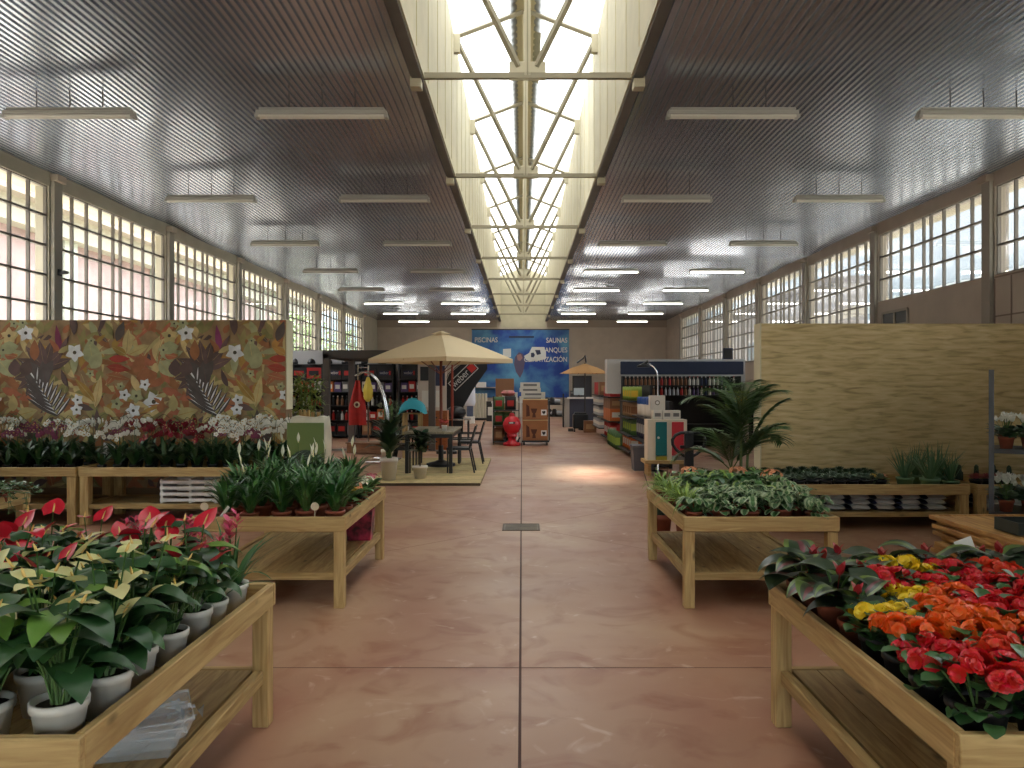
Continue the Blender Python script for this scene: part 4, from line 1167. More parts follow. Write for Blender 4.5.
# ---------------------------------------------------------------- stack of bamboo screens
BAM = wood('bamboo_screen', (204, 160, 98), (146, 100, 56), 1, knots=False); BAME = mat('screen_edge', (112, 62, 40), .7, noise=.2)
rng = random.Random(44); z = .145
pl = thing('timber_pallet', 'low timber pallet under the stack of wooden screens', 'pallet', (3.85, 5.55, 0))
for x in (-.4, 0, .4): MB().box(x-.05, x+.05, -.75, .75, 0, .1).build('bearer', WY, pl)
for i in range(6): MB().box(-.46, .46, -.74 + .25*i, -.63 + .25*i, .1, .122).build('deck_board', WX, pl)
z = .123
def screen():
    r = thing('folded_screen', None, 'screen'); q = MB()
    q.box(-.44, .44, -.8, .8, .004, .026); q.build('panel', BAM, r)
    for x in (-.45, .41): MB().box(x, x+.04, -.82, .82, 0, .034).build('side_rail', BAM, r, bevel=.004)
    for y in (-.82, .78): MB().box(-.41, .41, y, y+.04, 0, .034).build('end_rail', BAM, r, bevel=.004)
    return r
SCK = Kind(screen)
for i in range(12):
    SCK.put((3.86 + rng.uniform(-.02, .03), 5.55 + rng.uniform(-.05, .05), z), rng.uniform(-.05, .05), 'flat wooden slat screen in the stack beside the begonia table, %s from the bottom' % ORD[i], 'stacked wooden screens'); z += .0345
td = thing('plant_tray', 'dark plastic plant tray with a white label lying on the stack of wooden screens', 'tray', (3.72, 5.6, z))
q = MB(); q.box(-.2, .2, -.14, .14, 0, .01)
for a in ((-.2,-.19,-.14,.14),(.19,.2,-.14,.14),(-.19,.19,-.14,-.13),(-.19,.19,.13,.14)): q.box(a[0],a[1],a[2],a[3],.01,.09)
q.build('tray_body', mat('dark_tray', (44, 50, 46), .5), td); MB().box(-.06, .03, -.1425, -.1402, .03, .065).build('sticker', WHITE, td)

# ---------------------------------------------------------------- things on the lower shelves
def clear_tray(i, loc, rz, tilt):
    r = thing('plastic_tray', 'clear plastic tray in the loose pile under the anthurium table, %s from the bottom' % ORD[i], 'tray', loc, rz, 'clear trays under the anthurium table'); r.rotation_euler = (tilt, 0, rz)
    m = mat('clear_plastic', (226, 234, 238), .12, alpha=.3); q = MB()
    q.add([(-.12,-.09,0),(.12,-.09,0),(.12,.09,0),(-.12,.09,0),(-.145,-.11,.075),(.145,-.11,.075),(.145,.11,.075),(-.145,.11,.075)], [(0,3,2,1),(0,1,5,4),(1,2,6,5),(2,3,7,6),(3,0,4,7)]); q.build('tray_body', m, r)
    q = MB(); v = [(-.145,-.11),(.145,-.11),(.145,.11),(-.145,.11)]; q.tube([(x, y, .076) for x, y in v + v[:1]], .006, 5); q.build('rim', m, r)
for i, (dx, dz, rz, t) in enumerate(((0, 0, .2, 0), (.01, .03, .35, .05), (.03, .065, .5, .12))): clear_tray(i, (-1.40 + dx, 2.82, .27 + dz), rz, t)
wr_ = thing('crumpled_wrap', 'crumpled piece of clear plastic wrap on the shelf beside the clear trays', 'plastic wrap', (-1.31, 2.98, .27)); q = MB(); rg = random.Random(3)
for i in range(14):
    c = Vector((rg.uniform(-.05, .05), rg.uniform(-.09, .09), rg.uniform(.015, .09))); a = [c + Vector((rg.uniform(-.05, .05), rg.uniform(-.05, .05), rg.uniform(-.02, .03))) for _ in range(4)]; q.add([c] + [Vector((v.x, v.y, max(.005, v.z))) for v in a], [(0,1,2),(0,2,3),(0,3,4),(0,4,1)])
q.build('film', mat('clear_film', (226, 234, 238), .12, alpha=.4), wr_)
pb = thing('gift_bag', 'pink and red patterned bag standing on the shelf under the peace lily table', 'bag', (-1.42, 6.75, .255)); q = MB()
q.add([(-.1,-.05,0),(.1,-.05,0),(.1,.05,0),(-.1,.05,0),(-.12,-.07,.27),(.12,-.07,.27),(.12,.07,.27),(-.12,.07,.27)], [(0,3,2,1),(0,1,5,4),(1,2,6,5),(2,3,7,6),(3,0,4,7)]); q.build('bag_body', mat('bag_pink', (200, 60, 92), .4, noise=.4, nscale=12, c2=(60, 22, 34)), pb)
for y in (-.07, .07): MB().tube([(-.05, y, .26), (-.03, y*.5, .33), (.03, y*.5, .33), (.05, y, .26)], .005, 5).build('handle', BLACK, pb)
wc = thing('slatted_crate', 'white slatted crate on the shelf under the orchid bench', 'crate', (-3.88, 9.15, .236))
for z in (.02, .09, .16, .23): 
    MB().box(-.33, .33, -.2, -.185, z, z+.035).build('slat', WHITE, wc); MB().box(-.33, .33, .185, .2, z, z+.035).build('slat', WHITE, wc)
for x in (-.33, 0, .3): MB().box(x, x+.03, -.185, .185, 0, .28).build('frame_side', WHITE, wc)

# ---------------------------------------------------------------- palm
PALM = mat('palm_leaf', (66, 94, 54), .42, var=.3, trans=.1); PST = mat('palm_stalk', (96, 112, 62), .5)
def palm_tree(name, label, loc, seed, fronds, H, potr=.19, spread=1.0, lw=.014):
    rng = random.Random(seed); r = thing(name, label, 'plant', loc); pot(r, potr, .34, BPOT, SOIL)
    for k in range(fronds):
        az = 2*PI*k/fronds*1.62 + rng.uniform(-.3, .3); q = MB(); L = H*rng.uniform(.62, .98)
        p = Vector((.04*math.cos(az), .04*math.sin(az), .3)); el = rng.uniform(1.22, 1.52); pts = [p]; n = 16; bend = rng.uniform(.5, 1.5)*spread
        for i in range(n):
            a = el - bend*(i/n)**2.2; d = Vector((math.cos(az)*math.cos(a), math.sin(az)*math.cos(a), math.sin(a))); p = p + d*L/n; pts.append(p)
        q.tube(pts, [.01*(1 - .8*i/n) for i in range(n+1)], 5, 1)
        m_ = 34
        for i in range(m_):
            t = .38 + .62*i/m_; j = min(n-1, int(t*n)); c = pts[j].lerp(pts[j+1], t*n - j); d = (pts[j+1] - pts[j]).normalized()
            side = Vector((-math.sin(az), math.cos(az), 0))
            for s_ in (-1, 1):
                fl = (.34*math.sin(PI*min(1, (t - .3)*1.2 + .1))**.6 + .05)*H/1.7
                dv = (side*s_*.85 + d*.75 + Vector((0, 0, rng.uniform(-.1, .15)))).normalized()
                leaf(q, c, math.atan2(dv.y, dv.x), math.asin(dv.z), fl, lw, .55, 'blade', 4, .3, twist=s_*.35)
        q.build('frond', [PALM, PST], r, smooth=True)
    return r
PALMG = mat('kentia_leaf', (84, 112, 66), .42, var=.3, trans=.12)
def kentia():
    rng = random.Random(15); r = thing('palm_plant', 'large potted palm with arching feathery fronds between the foliage table and the sand-coloured panel', 'plant', (2.36, 8.3, 0)); pot(r, .2, .36, BPOT, SOIL)
    for k, (cx, cy, ch) in enumerate(((.0, .0, 1.12), (.07, .05, .86), (-.07, .03, .7))):
        MB().tube([(cx*.4, cy*.4, .3), (cx, cy, ch*.6), (cx*1.3, cy*1.3, ch)], [.02, .017, .014], 7).build('cane', PST, r)
        nf = (8, 6, 5)[k]
        for i in range(nf):
            az = 2*PI*i/nf + k*.7 + rng.uniform(-.25, .25); q = MB(); L = rng.uniform(.66, .84); el = rng.uniform(.75, 1.5); bend = rng.uniform(.9, 1.9); n = 14
            p = Vector((cx*1.3, cy*1.3, ch - .02)); pts = [p]
            for j in range(n):
                a = el - bend*(j/n)**1.7; d = Vector((math.cos(az)*math.cos(a), math.sin(az)*math.cos(a), math.sin(a))); p = p + d*L/n; pts.append(p)
            q.tube(pts, [.008*(1 - .8*j/n) for j in range(n+1)], 5, 1)
            side = Vector((-math.sin(az), math.cos(az), 0)); m_ = 24
            for j in range(m_):
                t = .16 + .84*j/m_; jj = min(n-1, int(t*n)); c = pts[jj].lerp(pts[jj+1], t*n - jj); d = (pts[jj+1] - pts[jj]).normalized(); fl = .28*math.sin(PI*min(1, t*.86 + .14))**.55 + .03
                for s_ in (-1, 1):
                    dv = (side*s_*.8 + d*.7 + Vector((0, 0, rng.uniform(-.05, .2)))).normalized(); leaf(q, c, math.atan2(dv.y, dv.x), math.asin(dv.z), fl, .027, .7, 'blade', 4, .3, twist=s_*.3)
            q.build('frond', [PALMG, PST], r, smooth=True)
kentia()
palm_tree('cycas_plant', 'small low palm with arching fronds beside the large palm', (1.98, 7.75, 0), 9, 11, .62, .12, 1.5, .01)
SNK = mat('snake_plant_leaf', (46, 66, 48), .45, var=.25)
def snake():
    rng = random.Random(4); r = thing('snake_plant', None, 'plant'); pot(r, .1, .3, TERRA, SOIL); f = MB()
    for i in range(16):
        az = rng.random()*6.3; leaf(f, (.05*math.cos(az), .05*math.sin(az), .27), az, rng.uniform(1.3, 1.55), rng.uniform(.3, .5), .04, .05, 'strap', 5, .4)
    f.build('foliage', SNK, r, smooth=True); return r
SN = Kind(snake)
for i, (x, y) in enumerate(((1.4, 7.75), (1.62, 7.6))): SN.put((x, y, 0), i*2, 'dark upright snake plant on the floor behind the foliage table, %s from the aisle' % ORD[i], 'snake plants by the palm', 1.05)

# ---------------------------------------------------------------- hand pallet truck
pj = thing('pallet_truck', 'black hand pallet truck with a looped handle parked behind the foliage table', 'pallet truck', (2.08, 9.6, 0), 0)
q = MB(); q.tube([(.0, 0, 1.02), (-.1, 0, 1.015), (-.17, 0, .985), (-.205, 0, .93), (-.2, 0, .87), (-.16, 0, .81), (-.1, 0, .755), (-.04, 0, .72), (.04, 0, .72), (.1, 0, .755), (.16, 0, .81), (.2, 0, .87), (.205, 0, .93), (.17, 0, .985), (.1, 0, 1.015), (.0, 0, 1.02)], .02, 8); q.build('handle_loop', BLACK, pj, smooth=True)
MB().box(-.055, .055, -.04, .04, .2, 1.02).build('handle_column', BLACK, pj, bevel=.01)
MB().box(-.11, .11, -.02, .02, .82, .86).build('lever', BLACK, pj)
MB().box(-.16, .16, -.02, .22, .08, .34).build('pump_body', mat('truck_orange', (60, 58, 58), .5), pj, bevel=.02)
for x in (-.2, .06): MB().box(x, x+.14, .2, 1.3, .06, .11).build('fork', BLACK, pj, bevel=.008)
for x in (-.1, .06): MB().tube([(x, 0, .09), (x+.05, 0, .09)], .09, 14).build('wheel', CHAR, pj)
# ---------------------------------------------------------------- straw deck, table, chairs, parasol
dk = thing('straw_deck', 'low platform of straw-coloured slats under the parasol table', 'deck', (-1.6, 14.5, 0))
q = MB()
for i in range(17): q.box(-.98, .93, -2.15 + i*.253, -2.15 + i*.253 + .245, .02, .045)
q.build('slat_top', mat('straw_slat', (204, 182, 126), .8, var=.14, noise=.25, nscale=8, stretch=(1, 6, 1)), dk)
q = MB()
for x in (-.98, 0, .89): q.box(x, x+.04, -2.16, 2.14, 0, .02)
q.box(-.98, .93, -2.165, -2.15, 0, .042); q.build('edge', mat('deck_edge', (74, 62, 44), .8), dk)
DZ = .046
CAN = mat('parasol_canvas', (222, 202, 162), .75, trans=.12); PW = wood('parasol_wood', (142, 74, 48), (96, 46, 30), 2, knots=False)
pa = thing('parasol', 'big cream square parasol on a wooden pole over the dark garden table', 'parasol', (-1.58, 15.0, DZ))
R_, ZRIM, ZTOP = 1.4, 2.08, 2.6
q = MB(); cor = [math.radians(a) for a in (183, 280, 3, 95)]; ns = 8; vs = []; fs = []
for i in range(4):
    a, b = cor[i], cor[(i+1) % 4] if i < 3 else cor[0] + 2*PI
    A, B = Vector((R_*math.cos(a), R_*math.sin(a), ZRIM)), Vector((R_*math.cos(b), R_*math.sin(b), ZRIM))
    T = Vector((0, 0, ZTOP)); o = len(vs)
    for r_ in range(ns+1):
        for c_ in range(ns+1):
            u, v = r_/ns, c_/ns; p = T.lerp(A.lerp(B, v), u); p.z -= .03*math.sin(PI*u)*math.sin(PI*v) - .02*math.sin(PI*u); vs.append(p)
    for r_ in range(ns):
        for c_ in range(ns): w = ns+1; fs.append((o+r_*w+c_, o+r_*w+c_+1, o+(r_+1)*w+c_+1, o+(r_+1)*w+c_))
q.add(vs, fs); q.build('canopy', CAN, pa)
q = MB()
for i in range(4):
    a, b = cor[i], cor[(i+1) % 4]; A, B = Vector((R_*math.cos(a), R_*math.sin(a), ZRIM)), Vector((R_*math.cos(b), R_*math.sin(b), ZRIM)); d = Vector((0, 0, -.08))
    q.add([A, B, B + d, A + d], [(0,1,2,3)])
q.build('valance', CAN, pa)
q = MB(); q.add([(0, 0, ZTOP + .035)] + [(.2*math.cos(a), .2*math.sin(a), ZTOP - .035) for a in cor], [(0,1,2),(0,2,3),(0,3,4),(0,4,1)]); q.build('vent_cap', CAN, pa)
MB().tube([(0, 0, .05), (0, 0, ZTOP + .03)], .026, 10).build('pole', PW, pa, smooth=True)
for a in cor + [a + PI/4 for a in cor]:
    rr = R_ if a in cor else R_*.7
    rb_ = MB().tube([(0, 0, ZTOP - .12), (rr*math.cos(a)*.95, rr*math.sin(a)*.95, ZRIM - .03)], .011, 4).build('rib', PW, pa)
    MB().tube([(0, 0, ZRIM - .3), (rr*.5*math.cos(a), rr*.5*math.sin(a), (ZTOP + ZRIM)/2 - .09)], .009, 4).build('strut', PW, rb_)
MB().lathe([(.28, 0), (.28, .05), (.12, .09), (.05, .12), (.05, .4)], (0, 0, 0), 20).build('base', mat('parasol_base', (34, 34, 34), .6), pa)
GREYW = wood('weathered_top', (150, 142, 118), (112, 104, 86), 1, knots=False); GM = mat('garden_black', (30, 30, 30), .45)
gt = thing('garden_table', 'dark-legged garden table with a pale slatted top under the parasol', 'table', (-1.66, 14.65, DZ)); q = MB()
for i in range(6): 
    if i == 3: q.box(-.44 + .148*i, -.44 + .148*i + .14, -1.0, .2, .7, .735); q.box(-.44 + .148*i, -.44 + .148*i + .14, .5, 1.0, .7, .735)
    else: q.box(-.44 + .148*i, -.44 + .148*i + .14, -1.0, 1.0, .7, .735)
q.build('table_top', GREYW, gt)
q = MB()
for x in (-.42, .38): q.box(x, x+.04, -.96, .96, .63, .7)
for y in (-.96, .92): q.box(-.38, .38, y, y+.04, .63, .7)
q.build('apron', GM, gt)
for x in (-.42, .36):
    for y in (-.96, .9): MB().box(x, x+.06, y, y+.06, 0, .63).build('leg', GM, gt)
def chair():
    r = thing('garden_chair', None, 'chair')          # faces +x
    q = MB()
    for i in range(5): q.box(-.2, .22, -.22 + .09*i, -.22 + .09*i + .08, .43, .45)
    q.build('seat', GM, r)
    MB().box(-.2, .22, -.23, .23, .405, .43).build('seat_frame', GM, r)
    for y in (-.22, .19):
        MB().tube([(.2, y+.015, 0), (.2, y+.015, .43)], .016, 6).build('leg', GM, r)
        MB().tube([(-.28, y+.015, 0), (-.19, y+.015, .43), (-.2, y+.015, .5), (-.3, y+.015, .84)], .016, 6).build('leg', GM, r)
        MB().box(-.22, .2, y, y+.03, .59, .61).build('armrest', GM, r); MB().tube([(.19, y+.015, .43), (.19, y+.015, .6)], .013, 6).build('arm_support', GM, r)
    q = MB()
    for i in range(4): q.cbox((-.235 - .02*i, 0, .58 + .075*i), (.016, .4, .055), rot=Matrix.Rotation(-.28, 3, 'Y'))
    q.build('backrest', GM, r); return r
CH = Kind(chair)
for x, y, rz, l in ((-1.13, 13.98, PI, 'aisle side of the parasol table, end towards the entrance'), (-1.06, 15.6, PI, 'aisle side of the parasol table, second from the entrance'), (-2.2, 13.95, 0, 'far side of the parasol table, end towards the entrance'), (-2.2, 14.75, 0, 'far side of the parasol table, second from the entrance')):
    CH.put((x, y, DZ), rz, 'black slatted garden armchair on the ' + l, 'armchairs round the parasol table')
lampb = thing('table_flowers', 'small arrangement of red and pink flowers on the garden table', 'flowers', (-1.42, 14.1, DZ + .736)); pot(lampb, .05, .1, WHITE, SOIL); q = MB(); rg = random.Random(6)
for i in range(16): rosette(q, (rg.uniform(-.08, .08), rg.uniform(-.08, .08), rg.uniform(.13, .2)), (rg.uniform(-1, 1), rg.uniform(-1, 1), 1), .03, 0, 5, 2, 1, rg)
q.build('flower_head', mat('table_flower', (196, 80, 74), .5, var=.2), lampb)
def tall_plant(name, label, loc, potr, poth, h, seed, trunk=False):
    rng = random.Random(seed); r = thing(name, label, 'plant', loc); pot(r, potr, poth, mat('pot_offwhite', (216, 208, 192), .5), SOIL); f = MB()
    if trunk:
        MB().tube([(0, 0, poth*.8), (.01, 0, h*.55), (0, .01, h*.8)], .012, 6).build('trunk', BARK, r)
        for i in range(46):
            az = rng.random()*6.3; leaf(f, (rng.uniform(-.08, .08), rng.uniform(-.08, .08), rng.uniform(h*.5, h*.85)), az, rng.uniform(0, 1.2), rng.uniform(.16, .26), .11, 1.0, 'ovate', 5, .2)
    else:
        for i in range(34):
            az = rng.random()*6.3; z = rng.uniform(.05, .45)*h; b = Vector((.06*math.cos(az), .06*math.sin(az), poth + z)); f.tube([(0.02*math.cos(az), .02*math.sin(az), poth*.8), b], .006, 4, 1)
            leaf(f, b, az, rng.uniform(.7, 1.5), rng.uniform(.3, .46), rng.uniform(.09, .14), rng.uniform(.4, 1.4), 'lance', 7, .25)
    f.build('foliage', [mat('dark_glossy_leaf', (40, 66, 40), .32, var=.3, trans=.05), STEM], r, smooth=True); return r
tall_plant('spathiphyllum_plant', 'tall dark green leafy plant in a large off-white pot before the garden table', at(389, 386, 12.75)[:2] + (DZ,), .145, .37, .95, 3)
tall_plant('ficus_plant', 'young tree with a thin trunk in a small off-white pot on the straw deck', at(420, 386, 13.0)[:2] + (DZ,), .125, .21, .85, 5, True)
tall_plant('laurel_plant', 'dark leafy plant in a white pot behind the garden table beside the hanging chair stand', (-2.75, 15.8, 0), .14, .3, .8, 8)
upright_shrub('olive_plant', 'pale green bushy potted olive behind the garden table', (-2.95, 17.3, 0), 1.25, .26, 6, 300, mat('olive_leaf', (112, 124, 92), .5, var=.25))

# ---------------------------------------------------------------- pergola
PG = mat('pergola_brown', (84, 76, 70), .6); pg = thing('pergola', 'dark brown metal pergola frame standing between the parasol and the shelving', 'pergola', (-3.52, 20.4, 0))
for x, y in ((-1.3, -1.4), (-1.3, 1.4), (1.3, -1.4), (1.3, 1.4)): 
    MB().box(x-.08, x+.08, y-.08, y+.08, 0, 2.4).build('post', PG, pg, bevel=.006); MB().box(x-.14, x+.14, y-.14, y+.14, 0, .012).build('base_plate', STEEL, pg)
for y in (-1.48, 1.38): MB().box(-1.38, 1.38, y, y+.1, 2.29, 2.48).build('beam', PG, pg)
for x in (-1.38, 1.28): MB().box(x, x+.1, -1.38, 1.38, 2.29, 2.48).build('beam', PG, pg)
for i in range(9): MB().box(-1.28, 1.28, -1.2 + .29*i, -1.17 + .29*i, 2.32, 2.46).build('louvre', PG, pg)
for y in (-1.3, 1.3): MB().box(-1.2, -.1, y-.05, y+.05, 0, .05).build('floor_rail', mat('rail_grey', (150, 146, 138), .6), pg)
wbx = thing('timber_crate', 'long brown timber box lying at the foot of the pergola', 'box', (-3.55, 18.15, 0), -.35)
MB().box(-.55, .55, -.2, .2, .02, .24).build('box_body', wood('crate_brown', (140, 100, 70), (98, 66, 44), 0), wbx, bevel=.01); MB().box(-.57, .57, -.22, .22, .24, .27).build('lid', wood('crate_brown', (140, 100, 70), (98, 66, 44), 0), wbx)
# hanging egg chair stand
eg = thing('hanging_chair_stand', 'curved silver stand of a hanging chair beside the pergola', 'chair stand', (-2.92, 16.3, 0)); 
pts = [(-.25 + .9*(1 - math.cos(t*1.15))*.75 + .0, 0, 2.0 - .0 - 1.97*(math.sin(t*PI/2)**1.6)) for t in [i/14 for i in range(15)]]
for y in (-.09, .09): MB().tube([(x - .15, y, z) for x, z in [(-.45, 1.82), (-.3, 1.9), (-.12, 1.86), (.02, 1.7), (.14, 1.4), (.22, 1.0), (.25, .6), (.24, .05)]], .022, 8).build('arch_tube', CHROME, eg, smooth=True)
MB().tube([(-.3, -.45, .03), (.3, -.3, .03), (.3, .3, .03), (-.3, .45, .03)], .025, 8).build('foot', CHROME, eg)
tq = thing('seat_cushion', 'turquoise padded cushion arched over the stand behind the garden table', 'cushion', at(413, 413, 17.2)); tq.scale = (.95, .95, .85); q = MB(); vs = []; nx, ny = 12, 6
for top in (1, 0):
    for j in range(ny+1):
        for i in range(nx+1):
            u, v = -1 + 2*i/nx, -1 + 2*j/ny; e = (max(0, 1 - u**6)*max(0, 1 - v**4))**.5
            vs.append((u*.31, v*.3, .07 + .05*math.sin((u+1)*1.5) - .1*u*u + (top*.24*e)))
w = nx+1; fs = [(j*w+i, j*w+i+1, (j+1)*w+i+1, (j+1)*w+i) for j in range(ny) for i in range(nx)]; o = len(vs)//2; fs += [tuple(a + o for a in reversed(f)) for f in fs]
q.add(vs, fs); q.build('pad', mat('turquoise_fabric', (44, 150, 164), .7), tq, smooth=True)
MB().tube([(-.12, 0, .34), (0, 0, .37), (.1, 0, .35)], .03, 8).build('roll', mat('turquoise_fabric', (44, 150, 164), .7), tq, smooth=True)
zz = tq.location.z
st = thing('side_stand', 'pale wooden stand under the turquoise cushion', 'stand', (tq.location.x, 17.2, 0))
MB().box(-.22, .2, -.25, .25, zz-.02, zz+.0).build('stand_top', WX, st)
for x in (-.2, .14):
    for y in (-.23, .18): MB().box(x, x+.05, y, y+.05, 0, zz-.02).build('leg', WZ, st)
MB().box(-.15, .13, -.2, .2, .5, .53).build('shelf', WX, st)
# red hanging apron on a post
RED = mat('shop_red', (190, 40, 34), .6, noise=.15, nscale=5); YEL = mat('shop_yellow', (224, 196, 74), .6)
ap = thing('hanging_hammock', 'red hammock with a pale oval patch hanging beside the pergola post', 'hammock', at(358, 425, 18.6)); ap.scale = (.85, .85, .9); q = MB(); vs = []; nx, ny = 8, 12
for j in range(ny+1):
    for i in range(nx+1):
        u, v = -1 + 2*i/nx, j/ny; w_ = .06 + .19*min(1, (1-v)*1.6); vs.append((u*w_, -.05 + .05*math.cos(u*5) - .05*math.sin(PI*v), v*1.2))
w = nx+1; q.add(vs, [(j*w+i, j*w+i+1, (j+1)*w+i+1, (j+1)*w+i) for j in range(ny) for i in range(nx)]); q.build('fabric', RED, ap, smooth=True)
q = MB(); q.tube([(0, -.14, .55), (0, -.16, .55)], .085, 14); q.tube([(0, -.16, .55), (0, -.17, .55)], .045, 12, 1); q.build('patch', [mat('patch_cream', (222, 206, 170), .7), mat('patch_brown', (90, 50, 40), .7)], ap)
MB().tube([(0, -.02, 1.2), (0, 0, 1.6)], .012, 5).build('rope', mat('rope_beige', (196, 180, 140), .8), ap)
hp = thing('display_pole', 'slim metal pole holding the red hammock', 'pole', (ap.location.x + .25, 18.6, 0)); MB().tube([(0, 0, .01), (0, 0, 2.1)], .022, 8).build('pole', CHROME, hp); MB().tube([(0, 0, 2.05), (-.25, 0, 2.05)], .015, 6).build('arm', CHROME, hp); MB().lathe([(.2, 0), (.2, .012)], n=16).build('foot_plate', STEEL, hp)
yf = thing('yellow_cloth', 'yellow folded cloth hung at the top of the slim pole', 'cloth', at(368, 402, 18.5)); q = MB(); q.lathe([(.03, 0), (.1, .08), (.12, .3), (.05, .55), (.03, .6)], n=8); q.build('cloth', YEL, yf)

# ---------------------------------------------------------------- shelving with barbecue goods along the far left
SHB = mat('shelf_black', (40, 38, 38), .6); SHW = mat('shelf_pale', (176, 170, 160), .6)
def shelf_unit(label, loc, w, h, levels, depth=.5, back=SHB, rz=0, frame=SHB):
    r = thing('shelf_unit', label, 'shelf', loc, rz)
    MB().box(0, w, depth-.03, depth, 0, h).build('back_panel', back, r)
    for x in (0, w-.04): MB().box(x, x+.04, 0, depth-.03, 0, h).build('upright', frame, r)
    for z in levels: MB().box(.04, w-.04, 0, depth-.03, z-.03, z).build('shelf_board', frame, r)
    return r
COLS = {'red': (186, 40, 36), 'black': (32, 30, 30), 'white': (222, 218, 208), 'grey': (120, 118, 116), 'orange': (206, 110, 50), 'brown': (140, 96, 64), 'green': (74, 110, 62), 'blue': (44, 84, 160), 'yellow': (218, 186, 60), 'purple': (96, 74, 120), 'lime': (150, 176, 70), 'kraft': (176, 138, 96), 'navy': (34, 42, 72), 'silver': (170, 174, 178)}
CM = {k: mat('pack_' + k, v, .5) for k, v in COLS.items()}
def carton(c, band):
    def mk():
        r = thing('product_box', None, 'box'); MB().box(-.5, .5, -.5, .5, 0, 1).build('box_body', CM[c], r)
        MB().box(-.34, .34, -.506, -.5, .3, .72).build('front_print', CM[band], r); return r
    return mk
BOXK = {(c, b): Kind(carton(c, b)) for c, b in (('red', 'black'), ('black', 'red'), ('white', 'grey'), ('black', 'white'), ('brown', 'kraft'), ('grey', 'white'), ('orange', 'white'), ('purple', 'white'), ('red', 'white'), ('silver', 'blue'), ('black', 'navy'))}
def put_box(c, b, x, y, z, w, d, h, label, group):
    o = BOXK[(c, b)].put((x, y, z + .003), 0, label, group); o.scale = (w, d, h); return o
def bottle_maker(c, cap):
    def mk():
        r = thing('bottle', None, 'bottle'); MB().lathe([(.036, 0), (.04, .01), (.04, .15), (.015, .2), (.015, .24)], n=10).build('bottle_body', CM[c], r, smooth=True); MB().lathe([(.018, .23), (.018, .265)], n=8).build('cap', CM[cap], r); return r
    return mk
BOT = {(c, k): Kind(bottle_maker(c, k)) for c, k in (('red', 'white'), ('white', 'red'), ('brown', 'white'), ('navy', 'white'), ('silver', 'black'), ('purple', 'white'), ('black', 'silver'))}
rng = random.Random(91)
UN = ['by the window wall', 'second from the window wall', 'third from the window wall', 'nearest the parasol']
SY_ = 23.6
for ui in range(4):
    x0 = -7.15 + ui*1.08 + (.12 if ui == 3 else 0); lv = (.1, .55, 1.0, 1.42, 1.82)
    shelf_unit('black shelf unit of barbecue goods, the one ' + UN[ui], (x0, SY_, 0), 1.04, 2.28, lv)
    for li, z in enumerate(lv):
        if li == 4 or (li == 0):
            for k in range(2 if li == 4 else 3):
                w = .44 if li == 4 else .28; x = x0 + .3 + k*.46 if li == 4 else x0 + .22 + k*.31
                c = (('black', 'navy') if (ui, k) in ((1, 0), (2, 1), (3, 0), (3, 1)) else (('black', 'red'), ('red', 'black'))[(k + ui) % 2]) if li == 4 else rng.choice((('brown', 'kraft'), ('grey', 'white'), ('black', 'red')))
                o = put_box(*c, x, SY_ + .22, z, w, .38, .34 if li == 4 else .36, '%s carton on the %s shelf, barbecue unit %s, %s along' % (c[0], 'top' if li == 4 else 'bottom', UN[ui], ORD[k]), 'cartons on the barbecue shelves')
                if c == ('black', 'navy'):
                    t = lettering('weber', .3, (0, -.509, .42), (PI/2, 0, 0), WHITE, o, align='CENTER', squeeze=1.0); t.scale = (.8, 1.25, 1); MB().box(.33, .46, -.51, -.5, .34, .7).build('logo_square', CM['red'], o)
        elif li == 2 or (li == 1 and ui % 2):
            for k in range(7):
                c = rng.choice((('red', 'white'), ('white', 'red'), ('brown', 'white'), ('red', 'white'), ('black', 'silver')))
                BOT[c].put((x0 + .12 + k*.135, SY_ + .12 + rng.uniform(0, .05), z), 0, 'small %s bottle on the %s shelf, barbecue unit %s, %s along' % (c[0], ('', 'second', 'middle')[li], UN[ui], ORD[k]), 'bottles on the barbecue shelves', 1.15)
        else:
            for k in range(4):
                c = rng.choice((('red', 'black'), ('purple', 'white'), ('red', 'white'), ('grey', 'white'), ('orange', 'white'), ('white', 'grey')))
                put_box(*c, x0 + .17 + k*.235, SY_ + .2, z, .2, .3, rng.uniform(.22, .34), 'small %s box on the %s shelf, barbecue unit %s, %s along' % (c[0], ('', 'second', '', 'fourth')[li], UN[ui], ORD[k]), 'small boxes on the barbecue shelves')
GRB = mat('grill_black', (30, 30, 32), .35)
pbw = thing('peg_wall', 'pale wall board above the barbecue shelves with black tools hung on it', 'wall board', (-6.1, 24.3, 0)); MB().box(-1.2, 2.9, 0, .05, 0, 2.72).build('board', mat('peg_pale', (186, 184, 184), .7), pbw)
for i, (x, w) in enumerate(((-.95, .3), (-.45, .42), (.1, .34), (.62, .46), (1.2, .36), (1.75, .44), (2.3, .34))):
    q = MB(); q.lathe([(w*.28, 0), (w*.3, .05), (w*.22, .13), (.02, .17)], n=14)
    tag(q.build('grill_cover', GRB, smooth=True, loc=(-6.1 + x, 23.95, 2.285)), 'black domed grill lid on top of the barbecue shelves, %s from the window wall' % ORD[i], 'grill cover', 'grill covers on the barbecue shelves')
